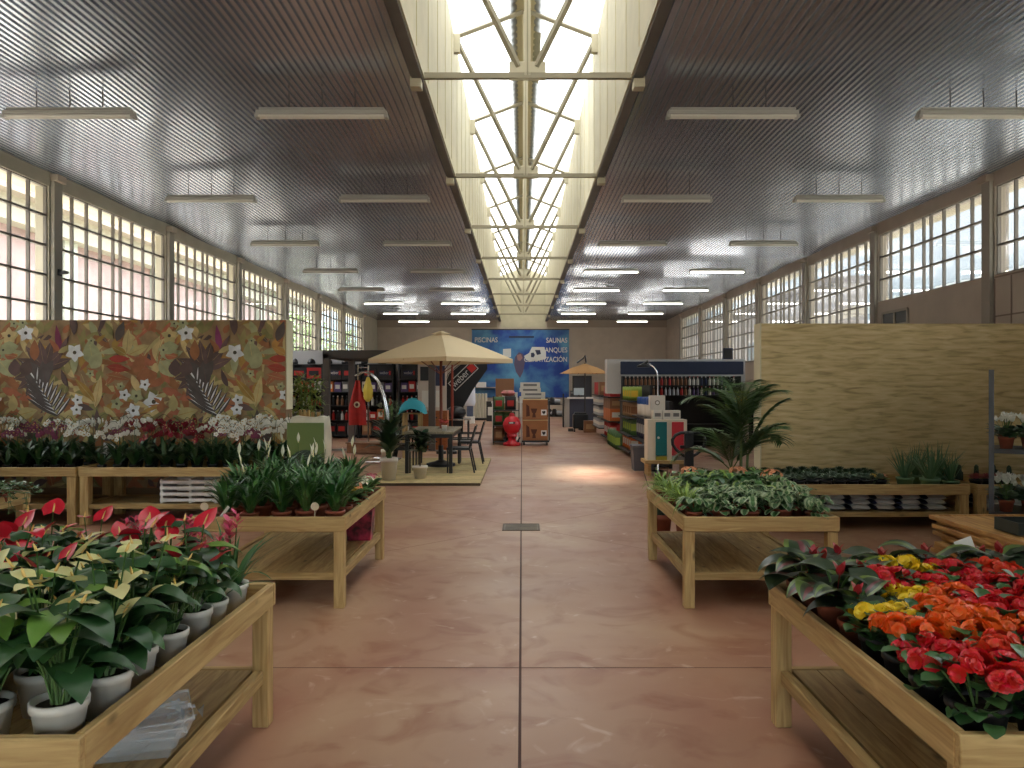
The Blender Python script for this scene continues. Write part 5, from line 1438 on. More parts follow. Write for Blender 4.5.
# cabinets and grills between the pergola and the flag
oc = thing('display_cabinet', 'orange-brown wooden drawer cabinet behind the parasol pole', 'cabinet', (-2.2, 19.3, 0)); OW = wood('orange_wood', (176, 106, 60), (136, 76, 42), 0, knots=False)
MB().box(-.3, .32, 0, .5, 0, .98).build('body', OW, oc)
for z in (.06, .36, .66):
    d = MB().box(-.27, .29, -.02, 0, z, z+.27).build('drawer', OW, oc); MB().box(-.06, .08, -.035, -.02, z+.13, z+.16).build('knob', BLACK, d)
pbx = thing('poster_board', 'pale printed board with dark pictures standing above the orange-brown cabinet', 'board', (-2.2, 19.35, .985)); MB().box(-.42, .3, .02, .06, 0, 1.2).build('board', mat('poster_pale', (206, 192, 178), .7), pbx)
for a in ((-.36,-.1,.75,1.1,'black'), (-.02,.26,.62,1.12,'navy'), (-.32,.2,.08,.5,'white')): MB().box(a[0], a[1], .012, .02, a[2], a[3]).build('picture', CM[a[4]], pbx)
for i, dx in enumerate((.04, .3)):
    cp = thing('closed_parasol', 'closed brick-red parasol in its pole standing by the parasol, %s from the aisle' % ORD[1-i], 'parasol', (-1.95 + dx, 18.2, 0), 0, 'closed parasols'); MB().tube([(0, 0, .05), (0, 0, 2.3)], .018, 6).build('pole', PW, cp)
    MB().lathe([(.02, .8), (.035, 1.0), (.03, 1.9), (.015, 2.15)], n=8).build('canopy', mat('parasol_brick', (136, 56, 40), .8), cp); MB().lathe([(.12, 0), (.12, .06), (.03, .1)], n=12).build('base', GRB, cp)
# black flag with the grill maker's sign
fg = thing('beach_flag', 'black feather flag with a tilted white lettered sign and red square, leaning at the aisle', 'flag', at(456, 386, 22.5)[:2] + (0,))
q = MB(); base = Vector((-.25, 0, .3)); outl = [(-.38, .2), (.2, .2), (.22, 1.0), (.5, 1.5), (.92, 2.1), (.9, 2.3), (.3, 2.36), (-.2, 1.95), (-.42, 1.4)]
q.add([(x, 0, z) for x, z in outl] + [(x, .02, z) for x, z in outl], [tuple(range(9)), tuple(range(17, 8, -1))] + [(i, i+9, (i+1) % 9 + 9, (i+1) % 9) for i in range(9)]); q.build('cloth', mat('flag_black', (30, 30, 32), .7), fg)
MB().tube([(-.4, .03, .02), (-.44, .03, 1.4), (-.23, .03, 1.96), (.28, .03, 2.38), (.9, .03, 2.32)], .012, 6).build('pole', CHAR, fg); MB().lathe([(.2, 0), (.2, .015)], (-.4, .03, 0), 14).build('foot_plate', STEEL, fg)
ang = math.radians(44); ro_ = Matrix.Rotation(-ang, 3, 'Y'); c0 = Vector((.22, -.004, 1.9)); FW = mat('flag_white', (222, 220, 214), .6)
def onflag(name, u0, u1, v0, v1, m, dy):
    pts = [ro_ @ Vector((u, 0, v)) + c0 + Vector((0, dy, 0)) for u, v in ((u0*.78, v0*.78), (u1*.78, v0*.78), (u1*.78, v1*.78), (u0*.78, v1*.78))]; q = MB(); q.add(pts + [p + Vector((0, .004, 0)) for p in pts], [(0,1,2,3), (7,6,5,4), (0,4,5,1), (1,5,6,2), (2,6,7,3), (3,7,4,0)]); return q.build(name, m, fg)
onflag('sign_border', -.62, .6, -.2, .2, FW, -.002); onflag('sign_field', -.59, .57, -.17, .17, mat('flag_black', (30, 30, 32), .7), -.006); onflag('red_square', .29, .55, -.14, .14, mat('flag_red', (206, 44, 40), .6), -.01)
t = lettering('weber', .29, ro_ @ Vector((-.43, 0, -.08)) + c0 + Vector((0, -.012, 0)), (0, 0, 0), FW, fg, squeeze=.85)
t.matrix_local = Matrix.Translation(ro_ @ Vector((-.43, 0, -.08)) + c0 + Vector((0, -.012, 0))) @ ro_.to_4x4() @ Matrix.Rotation(PI/2, 4, 'X') @ Matrix.Diagonal((.82, 1, 1, 1))
gr = thing('barbecue_cart', 'black barbecue cart with a silver side shelf standing behind the black flag', 'barbecue', (-1.82, 21.2, 0))
MB().lathe([(.02, .7), (.2, .72), (.27, .82), (.28, .85), (.26, .95), (.15, 1.03), (.02, 1.05)], n=20).build('kettle', GRB, gr, smooth=True); MB().box(-.4, .4, -.22, .22, .66, .7).build('side_shelf', CHROME, gr)
for x in (-.36, .33):
    for y in (-.2, .17): MB().box(x, x+.03, y, y+.03, 0, .66).build('leg', GRB, gr)
MB().box(-.36, .36, -.2, .2, .12, .15).build('lower_shelf', SHW, gr)
wcv = thing('covered_heater', 'tall slim patio heater under a pointed white cover beside the black flag', 'heater', at(470, 386, 33)[:2] + (0,)); MB().lathe([(.2, .75), (.24, .9), (.21, 1.6), (.1, 1.9), (.02, 1.97)], n=14).build('cover', mat('cover_white', (214, 220, 232), .7), wcv, smooth=True)
MB().lathe([(.14, .0), (.14, .76)], n=12).build('column', mat('heater_blue', (70, 80, 104), .5), wcv); MB().box(-.2, .2, -.2, .2, 0, .3).build('base_box', WHITE, wcv)
# ---------------------------------------------------------------- back wall banner
BN = struct = None
bn = thing('wall_banner', 'large blue banner for pools and saunas hung on the far end wall', 'banner', (0, 0, 0))
bx0, bx1, bz0, bz1 = at(472, 386, 39.9)[0], at(569, 386, 39.9)[0], 1.0, at(0, 330, 39.9)[2]
def banner_mat():
    m, nt, out = new_mat('banner_print'); N, L_ = nt.nodes, nt.links; b = N.new('ShaderNodeBsdfPrincipled'); b.inputs['Roughness'].default_value = .6
    tc = N.new('ShaderNodeTexCoord'); n = N.new('ShaderNodeTexNoise'); n.inputs['Scale'].default_value = .7; n.inputs['Detail'].default_value = 9; n.inputs['Distortion'].default_value = .3; L_.new(tc.outputs['Object'], n.inputs['Vector'])
    r = N.new('ShaderNodeValToRGB'); e = r.color_ramp.elements; e[0].position = .42; e[0].color = rgba((24, 66, 150)); e[1].position = .74; e[1].color = rgba((110, 180, 210)); L_.new(n.outputs['Fac'], r.inputs[0]); L_.new(r.outputs[0], b.inputs['Base Color']); L_.new(b.outputs[0], out.inputs[0]); return m
MB().box(bx0, bx1, 39.9, 39.94, bz0, bz1).build('sheet', banner_mat(), bn)
MB().box(bx0 - .02, bx1 + .02, 39.88, 39.95, bz1, bz1 + .05).build('top_rail', CHAR, bn)
def bt(s, px, py, h, al):
    x, _, z = at(px, py, 39.88); lettering(s, h, (x, 39.885, z), (PI/2, 0, 0), FW, bn, align=al, squeeze=.82, bold=.004)
for s, py in (('SAUNAS', 342.6), ('ESTANQUES', 352.3), ('CLIMATIZACIÓN', 361.7)):
    w_ = {'SAUNAS': 1.0, 'ESTANQUES': 1.45, 'CLIMATIZACIÓN': 1.75}[s]; x, _, z = at(568, py, 39.88)
    bt(s, 567.4, py, .36, 'RIGHT')
bt('PISCINAS', 474.5, 342.2, .36, 'LEFT'); bt('RIEGO', 474.5, 352.3, .36, 'LEFT') if False else None
BSW = mat('banner_white', (216, 220, 216), .6); BSD = mat('banner_dark', (40, 48, 74), .6)
def bp_(name, poly, m, dy=0):
    q = MB(); pts = [at(x, y, 39.885 - dy) for x, y in poly]; k = len(pts); q.add(pts + [(p[0], p[1] + .008, p[2]) for p in pts], [tuple(range(k)), tuple(range(2*k-1, k-1, -1))]); q.build(name, m, bn)
bp_('print_strip', [(509, 336), (534, 336), (534, 337.8), (509, 337.8)], BSD)
bp_('print_vessel', [(532, 347), (544, 347), (546, 352), (546, 359), (537, 361), (530, 361), (526, 360), (524, 356), (529, 353)], BSW)
bp_('print_dot', [(531, 353), (533.5, 352.5), (535, 355), (533.5, 357.5), (531, 357)], BSD, .01); bp_('print_shade', [(535, 350), (540, 350), (541, 354), (537, 355)], BSD, .01)
bp_('print_panel', [(503, 349), (511, 348.5), (511, 357), (503, 357.5)], BSW)
bp_('print_diver', [(515, 357), (519, 352), (523, 354), (525, 362), (523, 372), (520, 378), (516, 372), (514, 364)], mat('banner_mauve', (92, 84, 110), .6)); bp_('print_face', [(517, 355), (521, 354), (522.5, 358), (520, 361), (517.5, 360)], mat('banner_skin', (160, 120, 120), .6), .01)
# ---------------------------------------------------------------- island display in the aisle
YD = 21.0
def X_(px, Y=YD): return (px - VPX)/FPX*Y
cg = thing('wire_display_cage', 'black wire display cage full of charcoal bags in the middle of the aisle', 'display cage', (X_(506), 21.3, 0))
for x in (-.36, .34):
    for y in (-.3, .28): MB().box(x, x+.025, y, y+.025, 0, 1.32).build('post', GRB, cg)
for z in (.06, .5, .92): MB().box(-.36, .365, -.3, .305, z, z+.02).build('shelf', GRB, cg)
q = MB()
for i in range(9): q.tube([(.36, -.28, .1 + i*.14), (.36, .29, .1 + i*.14)], .006, 4); q.tube([(-.355, -.28, .1 + i*.14), (-.355, .29, .1 + i*.14)], .006, 4)
q.build('wire_grille', CHROME, cg)
CBAG = {}
def upright_bag(c, c2):
    def mk():
        q = MB(); tmp = MB(); pillow(tmp, 1, 1, .4, 0, 8, 8, (0, 0, 0), None)
        q.add([(x, z - .2, y + .5) for x, y, z in tmp.v], tmp.f, 0); r = thing('product_bag', None, 'bag'); q.build('bag_body', CM[c], r, smooth=True)
        p = MB(); p.add([(-.3, -.17, .28), (.3, -.17, .28), (.3, -.17, .72), (-.3, -.17, .72), (-.3, -.21, .28), (.3, -.21, .28), (.3, -.21, .72), (-.3, -.21, .72)], [(4,5,6,7),(0,4,7,3),(1,2,6,5),(3,7,6,2),(0,1,5,4)]); p.build('front_print', CM[c2], r); return r
    return mk
BAGK = {(c, d): Kind(upright_bag(c, d)) for c, d in (('green', 'red'), ('red', 'white'), ('lime', 'green'), ('kraft', 'brown'), ('green', 'lime'), ('orange', 'white'), ('navy', 'silver'), ('black', 'red'), ('brown', 'kraft'), ('white', 'blue'), ('lime', 'yellow'))}
def put_bag(c, d, x, y, z, w, t, h, label, group, rz=0):
    o = BAGK[(c, d)].put((x, y, z + .004), rz, label, group); o.scale = (w, t*2.5, h); return o
for i, (x, z, c) in enumerate(((-.2, .08, ('brown', 'kraft')), (.12, .08, ('black', 'red')), (-.2, .52, ('green', 'red')), (.1, .52, ('green', 'lime')), (-.2, .94, ('green', 'red')), (.12, .94, ('black', 'red')))):
    put_bag(*c, X_(506) + x, 21.2, z, .3, .14, .36, '%s bag of charcoal in the wire cage, %s counting up from the floor' % (c[0], ORD[i]), 'charcoal bags in the wire cage')
kd = thing('kamado_grill', 'red egg-shaped ceramic grill on a flared foot standing before the wire cage', 'barbecue', (X_(512), 20.72, 0)); kd.scale = (.96, .96, .8); KR = mat('kamado_red', (206, 38, 48), .35)
MB().lathe([(.13, .4), (.2, .48), (.245, .6), (.25, .7), (.235, .8), (.18, .92), (.1, .98), (.06, .99)], n=24).build('dome', KR, kd, smooth=True); MB().lathe([(.06, .98), (.08, 1.0), (.07, 1.06), (.04, 1.1)], n=14).build('vent_cap', KR, kd)
MB().lathe([(.25, .685), (.258, .69), (.258, .71), (.25, .715)], n=24).build('band', KR, kd); MB().lathe([(.14, .3), (.15, .34), (.13, .42)], n=16).build('neck', KR, kd)
MB().lathe([(.25, 0), (.24, .08), (.12, .16), (.09, .3)], n=20).build('foot', KR, kd, smooth=True); q = MB(); q.box(-.09, .09, -.262, -.245, .74, .81); q.build('name_plate', GRB, kd); MB().box(-.07, .04, -.266, -.262, .755, .795).build('plate_print', WHITE, kd)
for s in (-1, 1): MB().cbox((s*.17, -.02, .14), (.05, .06, .3), rot=Matrix.Rotation(s*.35, 3, 'Y')).build('leg', GRB, kd)
pl2 = thing('wheeled_dolly', 'low black dolly carrying the two brown grill cartons in the aisle', 'dolly', (X_(535), 21.05, 0)); MB().box(-.36, .38, -.28, .28, .08, .13).build('deck', GRB, pl2)
for x in (-.3, .32):
    for y in (-.22, .22): MB().tube([(x-.02, y, .045), (x+.02, y, .045)], .045, 10).build('wheel', CHAR, pl2)
MB().box(.37, .4, -.28, .28, .13, 1.2).build('side_guard', GRB, pl2)
for i in range(2):
    b = thing('grill_carton', 'big brown grill carton with a dark picture on the dolly, %s one' % ('upper', 'lower')[1-i], 'carton', (X_(535), 21.05, .132 + i*.56), 0, 'grill cartons on the dolly')
    MB().box(-.34, .34, -.27, .27, 0, .54).build('carton_body', CARTON, b, bevel=.006); MB().box(-.34, .34, -.274, .274, .53, .552).build('tape', mat('tape_pale', (206, 176, 130), .6), b)
    q = MB(); q.add([(x, -.2725, z) for x, z in ((-.12, .3), (.06, .3), (.02, .18), (-.08, .18))], [(0,1,2,3)]); q.add([(x, -.2725, z) for x, z in ((-.24, .42), (-.16, .36), (-.14, .1), (-.24, .08))], [(0,1,2,3)]); q.add([(x, -.2725, z) for x, z in ((-.06, .18), (0, .18), (.02, .06), (-.08, .06))], [(0,1,2,3)]); q.build('picture', mat('carton_print', (92, 50, 34), .7), b)
    q = MB(); q.box(.16, .31, -.2745, -.271, .12, .27); q.build('sticker', WHITE, b); q = MB(); q.add([(x, -.276, z) for x, z in ((.235, .14), (.285, .2), (.275, .235), (.25, .24), (.235, .22), (.22, .24), (.195, .235), (.185, .2))], [tuple(range(8))]); q.build('sticker_mark', GRB, b)
for i, (w, x, z) in enumerate(((.72, 532, 1.16), (.68, 533, 1.283), (.6, 530, 1.406), (.56, 530, 1.529))): 
    put_box('white', 'grey', X_(x, 22.2), 22.0, z + .02, w, .45, .12 if i < 3 else .15, 'flat white box stacked behind the grill cartons, %s from the bottom' % ORD[i], 'flat white boxes on the island')
wb2 = thing('white_table', 'white display table under the flat white boxes behind the grill cartons', 'table', (X_(532, 22.1), 22.0, 0)); MB().box(-.4, .4, -.26, .26, 1.12, 1.178).build('table_top', WHITE, wb2)
for x in (-.34, .3):
    for y in (-.24, .2): MB().box(x, x+.04, y, y+.04, 0, 1.12).build('leg', WHITE, wb2)
bt2 = thing('white_counter_table', 'white display table behind the wire cage with a pale box on it', 'table', (X_(504, 22.6), 22.5, 0)); MB().box(-.36, .3, -.24, .24, 1.1, 1.15).build('table_top', WHITE, bt2)
for x in (-.34, .24):
    for y in (-.22, .18): MB().box(x, x+.04, y, y+.04, 0, 1.1).build('leg', WHITE, bt2)
put_box('white', 'grey', X_(510, 22.6), 22.5, 1.152, .44, .4, .26, 'pale box on the white table behind the wire cage', None); put_box('brown', 'kraft', X_(505, 23.4), 23.2, 0, .55, .35, 1.82, 'tall brown carton behind the white tables of the island', None)
pk2 = thing('pink_parcel', 'pink and brown bundle lying on top of the wire cage', 'parcel', (X_(508), 21.3, 1.325)); q = MB(); pillow(q, .4, .34, .16); q.build('wrapping', mat('parcel_pink', (206, 120, 120), .6, noise=.3, nscale=8, c2=(140, 96, 70)), pk2, smooth=True)
# ---------------------------------------------------------------- by the end wall
rad = thing('white_radiators', 'row of white ribbed panels against the end wall', 'panel', (X_(479, 36), 36, 0)); q = MB()
rad.name = 'ribbed_panel'; rad['label'] = 'white ribbed panel block near the end wall beside the covered heater'
for i in range(6): MB().box(-.5 + .15*i, -.38 + .15*i, 0, .3, .1, 1.25).build('rib_column', mat('rib_cream', (206, 200, 178), .6), rad, bevel=.02)
MB().box(-.52, .42, 0, .3, 0, .1).build('plinth', GRB, rad)
ws_ = thing('wall_shelf', 'pale wall shelf with a small white box on the blue banner', 'shelf', (X_(482, 39.5), 39.6, 1.5)); MB().box(-.7, .7, -.25, .28, 0, .04).build('board', SHW, ws_); MB().box(-.3, .2, -.2, .2, .041, .3).build('small_box', WHITE, ws_)
for i, (px, w, h, c) in enumerate(((491, .4, .9, 'black'), (498, .3, .6, 'white'))): put_box(c, 'white' if c == 'black' else 'grey', X_(px, 35), 35, 0, w, .4, h, '%s equipment box near the end wall behind the wire cage' % c, None)
for i, (px, pz, col) in enumerate(((552, 0, 'silver'), (557, 0, 'black'), (562, 0, 'silver'), (555, 1, 'black'), (560, 1, 'silver'))):
    pm_ = thing('pool_pump', '%s pool pump on the low rack near the end wall, %s' % (col, ('first on the lower level', 'second on the lower level', 'third on the lower level', 'first on the upper level', 'second on the upper level')[i]), 'pump', (X_(px - 4, 30), 30, .432 + pz*.45), 0, 'pool pumps on the rack')
    MB().tube([(-.06, 0, .12), (.16, 0, .12)], .09, 12).build('motor', CM[col], pm_); MB().lathe([(.09, 0), (.1, .2), (.06, .28)], (-.14, 0, 0), 12).build('strainer', CM['black'], pm_); MB().box(-.1, .16, -.08, .08, 0, .03).build('foot', CM['black'], pm_)
rk = thing('low_rack', 'low dark rack holding pool pumps near the end wall', 'rack', (X_(553, 30), 30, 0))
for z in (.43, .88): MB().box(-.42, .42, -.2, .2, z-.02, z).build('rack_shelf', SHB, rk)
for x in (-.42, .38):
    for y in (-.2, .17): MB().box(x, x+.04, y, y+.03, 0, 1.3).build('post', SHB, rk)
ct = thing('service_counter', 'dark service counter with a white top under the sand-coloured parasol', 'counter', (X_(581, 30), 30, 0)); MB().box(-.45, .62, 0, .6, 0, 1.1).build('body', mat('counter_blue_grey', (62, 66, 82), .6), ct); MB().box(-.5, .66, -.05, .65, 1.1, 1.16).build('counter_top', WHITE, ct); MB().box(-.62, -.45, 0, .6, 0, 1.1).build('side_panel', SHW, ct)
mo = thing('computer_monitor', 'monitor on a stand on the service counter', 'monitor', (X_(579, 30.2), 30.25, 1.162)); MB().box(-.2, .2, 0, .03, .08, .36).build('screen', mat('screen_pale', (186, 198, 204), .4), mo); MB().box(-.03, .03, .0, .03, 0, .1).build('stand', GRB, mo); MB().box(-.1, .1, -.06, .08, 0, .012).build('foot', GRB, mo)
ph = thing('card_terminal', 'small black terminal on the end of the service counter', 'terminal', (X_(572, 30.1), 30.15, 1.162)); MB().cbox((0, 0, .13), (.14, .08, .24), rot=Matrix.Rotation(-.3, 3, 'X')).build('body', GRB, ph); MB().box(-.05, .05, -.055, -.03, .14, .22).build('screen', CM['grey'], ph)
rbm = thing('robot_box', 'black boxy machine on the floor before the service counter', 'machine', (X_(580, 27), 27, 0)); MB().box(-.25, .28, -.25, .25, .12, .62).build('body', GRB, rbm, bevel=.03); MB().box(-.2, .23, -.2, .2, .62, .68).build('lid', SHB, rbm, bevel=.02); MB().box(-.42, -.24, -.22, .0, .02, .12).build('front_tray', CHAR, rbm)
for x in (-.2, .2): MB().tube([(x-.02, -.15, .08), (x+.02, -.15, .08)], .08, 12).build('wheel', CHAR, rbm)
put_box('brown', 'kraft', X_(590, 26.5), 26.6, 0, .42, .4, .4, 'low brown carton on the floor beside the boxy machine', None)
d1 = struct_empty('door_1', (X_(582, 40), 39.98, 0)); MB().box(-.42, .42, -.03, .0, 0, 2.05).build('door_leaf', mat('door_dark', (56, 58, 66), .5), d1); MB().box(-.5, -.42, -.05, 0, 0, 2.1).box(.42, .5, -.05, 0, 0, 2.1).box(-.5, .5, -.05, 0, 2.05, 2.13).build('door_frame', CHAR, d1); MB().box(.3, .36, -.08, -.03, 1.0, 1.04).build('door_handle', CHROME, d1)
sp2 = thing('parasol', 'sand-coloured parasol with a dark lever top over the service counter', 'parasol', (X_(585, 28), 28, 0)); q = MB(); k = 8; rim = [(.95*math.cos(2*PI*i/k + .2), .95*math.sin(2*PI*i/k + .2), 2.05) for i in range(k)]; mid = [(x*.5, y*.5, 2.27) for x, y, z in rim]
q.add([(0, 0, 2.42)] + mid + rim, [(0, 1+i, 1+(i+1) % k) for i in range(k)] + [(1+i, 1+k+i, 1+k+(i+1) % k, 1+(i+1) % k) for i in range(k)]); q.build('canopy', mat('sand_canvas', (206, 160, 104), .75, trans=.3), sp2)
MB().tube([(0, 0, .05), (0, 0, 2.44)], .025, 8).build('pole', CHAR, sp2); MB().lathe([(.25, 0), (.25, .06), (.04, .12)], n=16).build('base', GRB, sp2); MB().tube([(-.3, 0, 2.44), (-.05, 0, 2.62), (.0, 0, 2.72), (.04, 0, 2.45)], .03, 6).build('lever', GRB, sp2)
for i in range(k): MB().tube([(0, 0, 2.38), (rim[i][0], rim[i][1], 2.04)], .01, 4).build('rib', CHAR, sp2)
# ---------------------------------------------------------------- partition with the long bottle shelf
pt_ = thing('display_partition', 'white freestanding partition behind the long bottle shelf', 'partition', (2.25, 20.7, 0)); pt_.name = 'display_screen'; MB().box(0, 3.75, 0, .12, 1.4, 2.32).box(.7, 3.75, 0, .12, 0, 1.4).build('board', mat('partition_white', (206, 204, 200), .7), pt_); MB().box(-.02, .35, -.5, 0, 1.4, 2.3).build('end_wing', mat('partition_white', (206, 204, 200), .7), pt_)
su = shelf_unit('long black bottle shelf unit with a navy header before the white partition', (2.62, 20.1, 0), 3.1, 1.86, (.15, .6, 1.36, 1.62), .5, SHB); su.name = 'bottle_shelf_unit'
MB().box(-.05, 3.15, -.06, .02, 1.9, 2.24).build('header', NAVY, su, bevel=.01)
rng = random.Random(14)
for lv, z in ((0, 1.36), (1, 1.62)):
    for i in range(28):
        c = ('brown', 'white') if i < 9 else rng.choice((('red', 'white'), ('brown', 'white'), ('silver', 'black'))) if i < 16 else rng.choice((('navy', 'white'), ('purple', 'white'), ('white', 'red')))
        o = BOT[c].put((2.72 + i*.105, 20.2, z + .001), 0, '%s bottle on the %s shelf under the navy header, %s from the aisle' % (c[0], ('lower', 'upper')[lv], ORD[i]), 'bottles under the navy header', .88)
for i in range(3): put_bag('lime', 'yellow', 5.35 + i*.16, 19.7, 1.02, .3, .1, .46, 'yellow bag on the shelf end behind the palm, %s from the aisle' % ORD[i], 'yellow bags behind the palm')
yst = thing('bag_stand', 'dark stand carrying yellow bags behind the palm', 'stand', (5.5, 19.7, 0)); MB().box(-.32, .4, -.15, .15, .98, 1.015).build('stand_top', SHB, yst)
for x in (-.3, .34): MB().box(x, x+.04, -.13, .13, 0, .98).build('leg', SHB, yst)
spk = thing('small_speaker', 'small dark speaker standing on the white partition near its far end', 'speaker', (5.55, 20.76, 2.322)); MB().box(-.13, .13, -.05, .06, 0, .3).build('body', CM['navy'], spk, bevel=.01); MB().box(-.11, .11, -.056, -.05, .03, .27).build('grille', CHAR, spk)
# ---------------------------------------------------------------- racks along the aisle
def rack(label, y0, y1, levels, h):
    r = thing('aisle_rack', label, 'rack', (2.38, y0, 0)); d = y1 - y0
    MB().box(.5, .53, 0, d, 0, h).build('back_panel', SHB, r)
    for y in (0, d-.03): MB().box(.47, .5, y, y+.03, 0, h).build('post', SHB, r)
    for z in levels: MB().box(0, .5, 0, d, z-.03, z).build('shelf_board', SHB, r)
    return r
rack('black aisle rack holding blue-lidded jugs and grey bins, the one by the colour swatch cabinet', 14.9, 16.7, (.06, .5, .98), 1.3)
rack('black aisle rack of garden bags, second from the colour swatch cabinet', 17.2, 19.0, (.12, .48, .88, 1.26), 1.62)
rack('black aisle rack of cartons and red bags, third from the colour swatch cabinet', 21.3, 23.3, (.15, .62, 1.3), 1.6)
rack('black aisle rack of silver tins, farthest along the aisle', 23.9, 26.2, (.3, .68, 1.0, 1.32), 1.75)
def bin_():
    r = thing('plastic_bin', None, 'bin'); q = MB(); q.add([(-.2,-.2,0),(.2,-.2,0),(.2,.2,0),(-.2,.2,0),(-.23,-.23,.5),(.23,-.23,.5),(.23,.23,.5),(-.23,.23,.5)], [(0,3,2,1),(0,1,5,4),(1,2,6,5),(2,3,7,6),(3,0,4,7)]); q.build('bin_body', mat('bin_grey', (84, 86, 94), .5), r)
    MB().box(-.245, .245, -.245, .245, .49, .53).build('lid', mat('bin_lid_grey', (104, 106, 112), .5), r); return r
BI = Kind(bin_)
for i, y in enumerate((14.5, 15.2)): BI.put((2.3 if i == 0 else 2.62, 14.7 if i == 0 else 15.3, 0 if i == 0 else .061), 0, 'grey lidded bin at the foot of the aisle racks, %s from the swatch cabinet' % ORD[i], 'grey bins', .9 if i == 0 else .74)
def jug():
    r = thing('plastic_jug', None, 'jug'); MB().lathe([(.11, 0), (.13, .02), (.13, .24), (.1, .27)], n=12).build('jug_body', CM['white'], r, smooth=True); MB().lathe([(.135, .25), (.135, .37), (.12, .39)], n=12).build('lid', CM['blue'], r); return r
JG = Kind(jug)
for i in range(5): JG.put((2.55 + (.0 if i % 2 else .02), 15.1 + .3*i, .982), 0, 'white jug with a blue lid on the nearest aisle rack, %s from the entrance end' % ORD[i], 'blue-lidded jugs')
for i in range(6): put_bag('navy', 'silver', 2.56, 15.1 + .28*i, .502, .26, .13, .42, 'dark blue bag under the blue-lidded jugs, %s from the entrance' % ORD[i], 'dark blue bags', -.9)
spec = (('orange', 'white', .122, .33), ('green', 'lime', .482, .36), ('kraft', 'brown', .882, .34), ('lime', 'yellow', 1.262, .32))
for c, d, z, h in spec:
    for i in range(5): put_bag(c, d, 2.58, 17.4 + .34*i, z, .3, .14, h, '%s garden bag on the second aisle rack, %s along its shelf' % (c if d != 'yellow' else 'lime and yellow', ORD[i]), '%s garden bags on the aisle rack' % c, -.7)
for i in range(4):
    put_bag('red', 'white', 2.58, 21.5 + .42*i, .152, .36, .16, .4, 'red and white bag on the bottom of the carton rack, %s along' % ORD[i], 'red bags on the carton rack', -.7)
    put_box('orange', 'white', 2.62, 21.55 + .44*i, .622, .36, .38, .34, 'orange-brown carton on the third aisle rack, lower layer, %s along' % ORD[i], 'cartons on the aisle rack'); put_box('brown', 'kraft', 2.62, 21.55 + .44*i, .965, .36, .38, .3, 'brown carton on the third aisle rack, upper layer, %s along' % ORD[i], 'cartons on the aisle rack')
    put_box('red', 'white', 2.6, 21.55 + .44*i, 1.302, .3, .34, .26, 'red box on the top of the third aisle rack, %s along' % ORD[i], 'red boxes on the aisle rack')
def tin():
    r = thing('paint_tin', None, 'tin'); MB().lathe([(.12, 0), (.12, .26)], n=14).build('tin_body', CM['silver'], r, smooth=False); MB().lathe([(.123, .08), (.123, .18)], n=14, cap=(False, False)).build('tin_band', CM['white'], r); return r
TN = Kind(tin)
for z, lv in ((.302, 'lowest'), (.682, 'second'), (1.002, 'third')):
    for i in range(7): TN.put((2.52, 24.1 + .3*i, z), 0, 'silver tin on the %s shelf of the farthest aisle rack, %s along' % (lv, ORD[i]), 'silver tins on the aisle rack')
for i in range(3): put_box(('brown', 'red', 'red')[i], ('kraft', 'white', 'black')[i], 2.6, 24.3 + .6*i, 1.322, .36, .5, .4, '%s box on the top of the farthest aisle rack, %s along' % (('brown', 'red and white', 'red and black')[i], ORD[i]), None)
for i in range(6): put_bag('green', 'lime', 2.44, 19.3 + .34*i, 0, .3, .12, .42, 'green bag standing on the floor beside the aisle racks, %s along' % ORD[i], 'green floor bags', -.9)
# ---------------------------------------------------------------- colour swatch cabinet with arched shower and cartons
cs = thing('swatch_cabinet', 'white display cabinet with a teal and a red swatch door at the aisle', 'cabinet', at(667, 386, 13.7)[:2] + (0,)); W2 = mat('cabinet_white', (222, 214, 194), .6)
MB().box(-.34, .36, .02, .4, .28, 1.0).build('body', W2, cs)
for x0, x1, m, n_ in ((-.2, .0, 'swatch_teal', (16, 112, 116)), (.09, .3, 'swatch_red', (190, 46, 58))): MB().box(x0, x1, .0, .02, .36, .96).build('swatch', mat(m, n_, .5), cs, bevel=.004)
MB().box(-.2, .0, -.004, .02, .28, .35).build('swatch', mat('swatch_olive', (150, 140, 40), .5), cs); q = MB(); q.tube([(-.15, -.006, .68), (-.15, .0, .68)], .022, 12); q.build('swatch_mark', WHITE, cs)
MB().box(.09, .3, -.004, .02, .28, .35).build('swatch', CM['grey'], cs)
for x in (-.34, .3): MB().box(x, x+.06, 0, .4, 0, .28).build('leg', WX, cs)
MB().box(-.4, .42, -.08, .44, .22, .28).build('bottom_board', WX, cs)
bx = thing('printed_carton', 'white carton with a round mark standing on the swatch cabinet', 'carton', (cs.location.x - .15, 13.9, 1.16)); MB().box(-.13, .14, -.08, .1, 0, .27).build('carton_body', CM['white'], bx)
q = MB(); q.tube([(0, -.083, .14), (0, -.08, .14)], .045, 16); q.build('round_mark', mat('mark_grey', (128, 122, 110), .6), bx); q = MB(); q.tube([(0, -.085, .14), (0, -.083, .14)], .028, 12); q.build('mark_centre', WHITE, bx)
for i, x in enumerate((-.15, .02, .18)): put_box('white', 'grey', cs.location.x + x, 13.9, 1.002, .155, .24, .155, 'small white box on the swatch cabinet, %s from the aisle' % ORD[i], None)
sh = thing('garden_shower', 'arched chrome garden shower with a dark head behind the swatch cabinet', 'shower', (cs.location.x - .05, 14.35, 0)); MB().tube([(0, 0, 0), (0, 0, 1.75), (-.02, 0, 1.86), (-.07, 0, 1.95), (-.16, 0, 2.01), (-.27, 0, 2.02)], .016, 8).build('arch_tube', CHROME, sh, smooth=True)
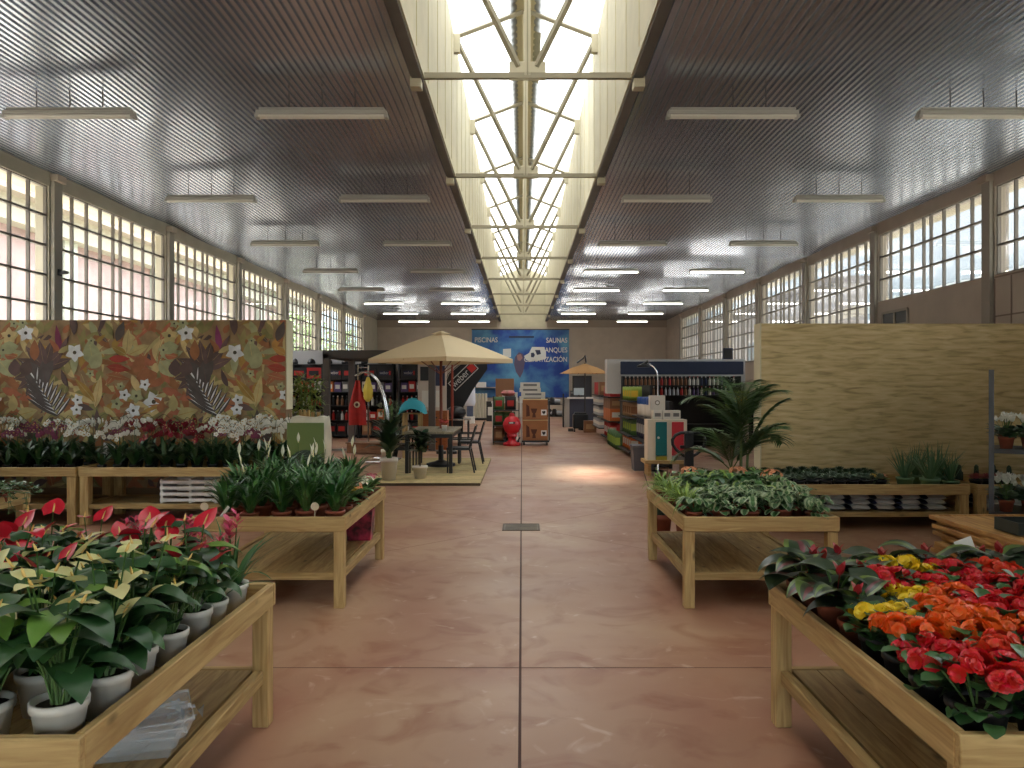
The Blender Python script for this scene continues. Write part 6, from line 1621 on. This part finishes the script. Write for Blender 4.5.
MB().lathe([(.12, 0), (.12, .03), (.03, .07)], (-.27, 0, 1.95), 16).build('shower_head', GRB, sh); MB().tube([(-.27, 0, 2.0), (-.18, 0, 2.06)], .03, 8).build('joint', GRB, sh); MB().lathe([(.16, 0), (.16, .02)], n=16).build('foot_plate', CHROME, sh)
# camera bracket on the window pilaster
sc_ = thing('security_camera', 'small black camera fixed to the pilaster above the mural panel', 'camera', (-7.425, 12.35, 3.42)); sc_.name = 'wall_mount_camera'; MB().cbox((.06, 0, 0), (.12, .06, .06)).build('body', BLACK, sc_); MB().tube([(.12, 0, 0), (.15, 0, 0)], .022, 10).build('lens', CHAR, sc_); MB().box(0, .02, -.04, .04, -.05, .05).build('bracket', BLACK, sc_)

# ---------------------------------------------------------------- daylight and camera
wd = bpy.data.worlds.new('sky'); S.world = wd; wd.use_nodes = True
nt = wd.node_tree; N, L_ = nt.nodes, nt.links
for n in list(N): N.remove(n)
ow = N.new('ShaderNodeOutputWorld'); bg = N.new('ShaderNodeBackground'); tc = N.new('ShaderNodeTexCoord'); sep = N.new('ShaderNodeSeparateXYZ'); rp = N.new('ShaderNodeValToRGB'); k_ = rp.color_ramp.elements.new(.4); k_.color = (.6, .64, .67, 1)
L_.new(tc.outputs['Generated'], sep.inputs[0]); L_.new(sep.outputs['Z'], rp.inputs[0]); e = rp.color_ramp.elements
e[0].position = .03; e[0].color = (.075, .118, .138, 1); e[-1].position = .85; e[-1].color = (1.0, 1.0, 1.0, 1)
L_.new(rp.outputs[0], bg.inputs[0]); bg.inputs[1].default_value = SKY_STRENGTH; L_.new(bg.outputs[0], ow.inputs[0])
sl_ = bpy.data.lights.new('sun', 'SUN'); sl_.energy = SUN_STRENGTH; sl_.angle = .2; sl_.color = (1, .97, .92)
so = bpy.data.objects.new('sun', sl_); COL.objects.link(so); so.rotation_euler = Vector((.62, -.25, -7.4)).to_track_quat('-Z', 'Y').to_euler()
cam = bpy.data.cameras.new('camera'); cam.sensor_width = 36; cam.lens = FPX/1024*36; cam.shift_x = -10/1024; cam.shift_y = 2/1024; cam.clip_end = 300
co = bpy.data.objects.new('camera', cam); COL.objects.link(co); co.location = (0, 0, EYE); co.rotation_euler = (PI/2, 0, 0); S.camera = co
S.view_settings.view_transform = 'Standard'; S.view_settings.look = 'None'; S.view_settings.gamma = 1; S.view_settings.use_curve_mapping = False
S.view_settings.exposure = EXPOSURE
S.cycles.max_bounces = 9; S.cycles.diffuse_bounces = 5; S.cycles.glossy_bounces = 4; S.cycles.transparent_max_bounces = 12; S.cycles.transmission_bounces = 6; S.cycles.sample_clamp_indirect = 6
S.cycles.use_denoising = True
S.cycles.caustics_reflective = False
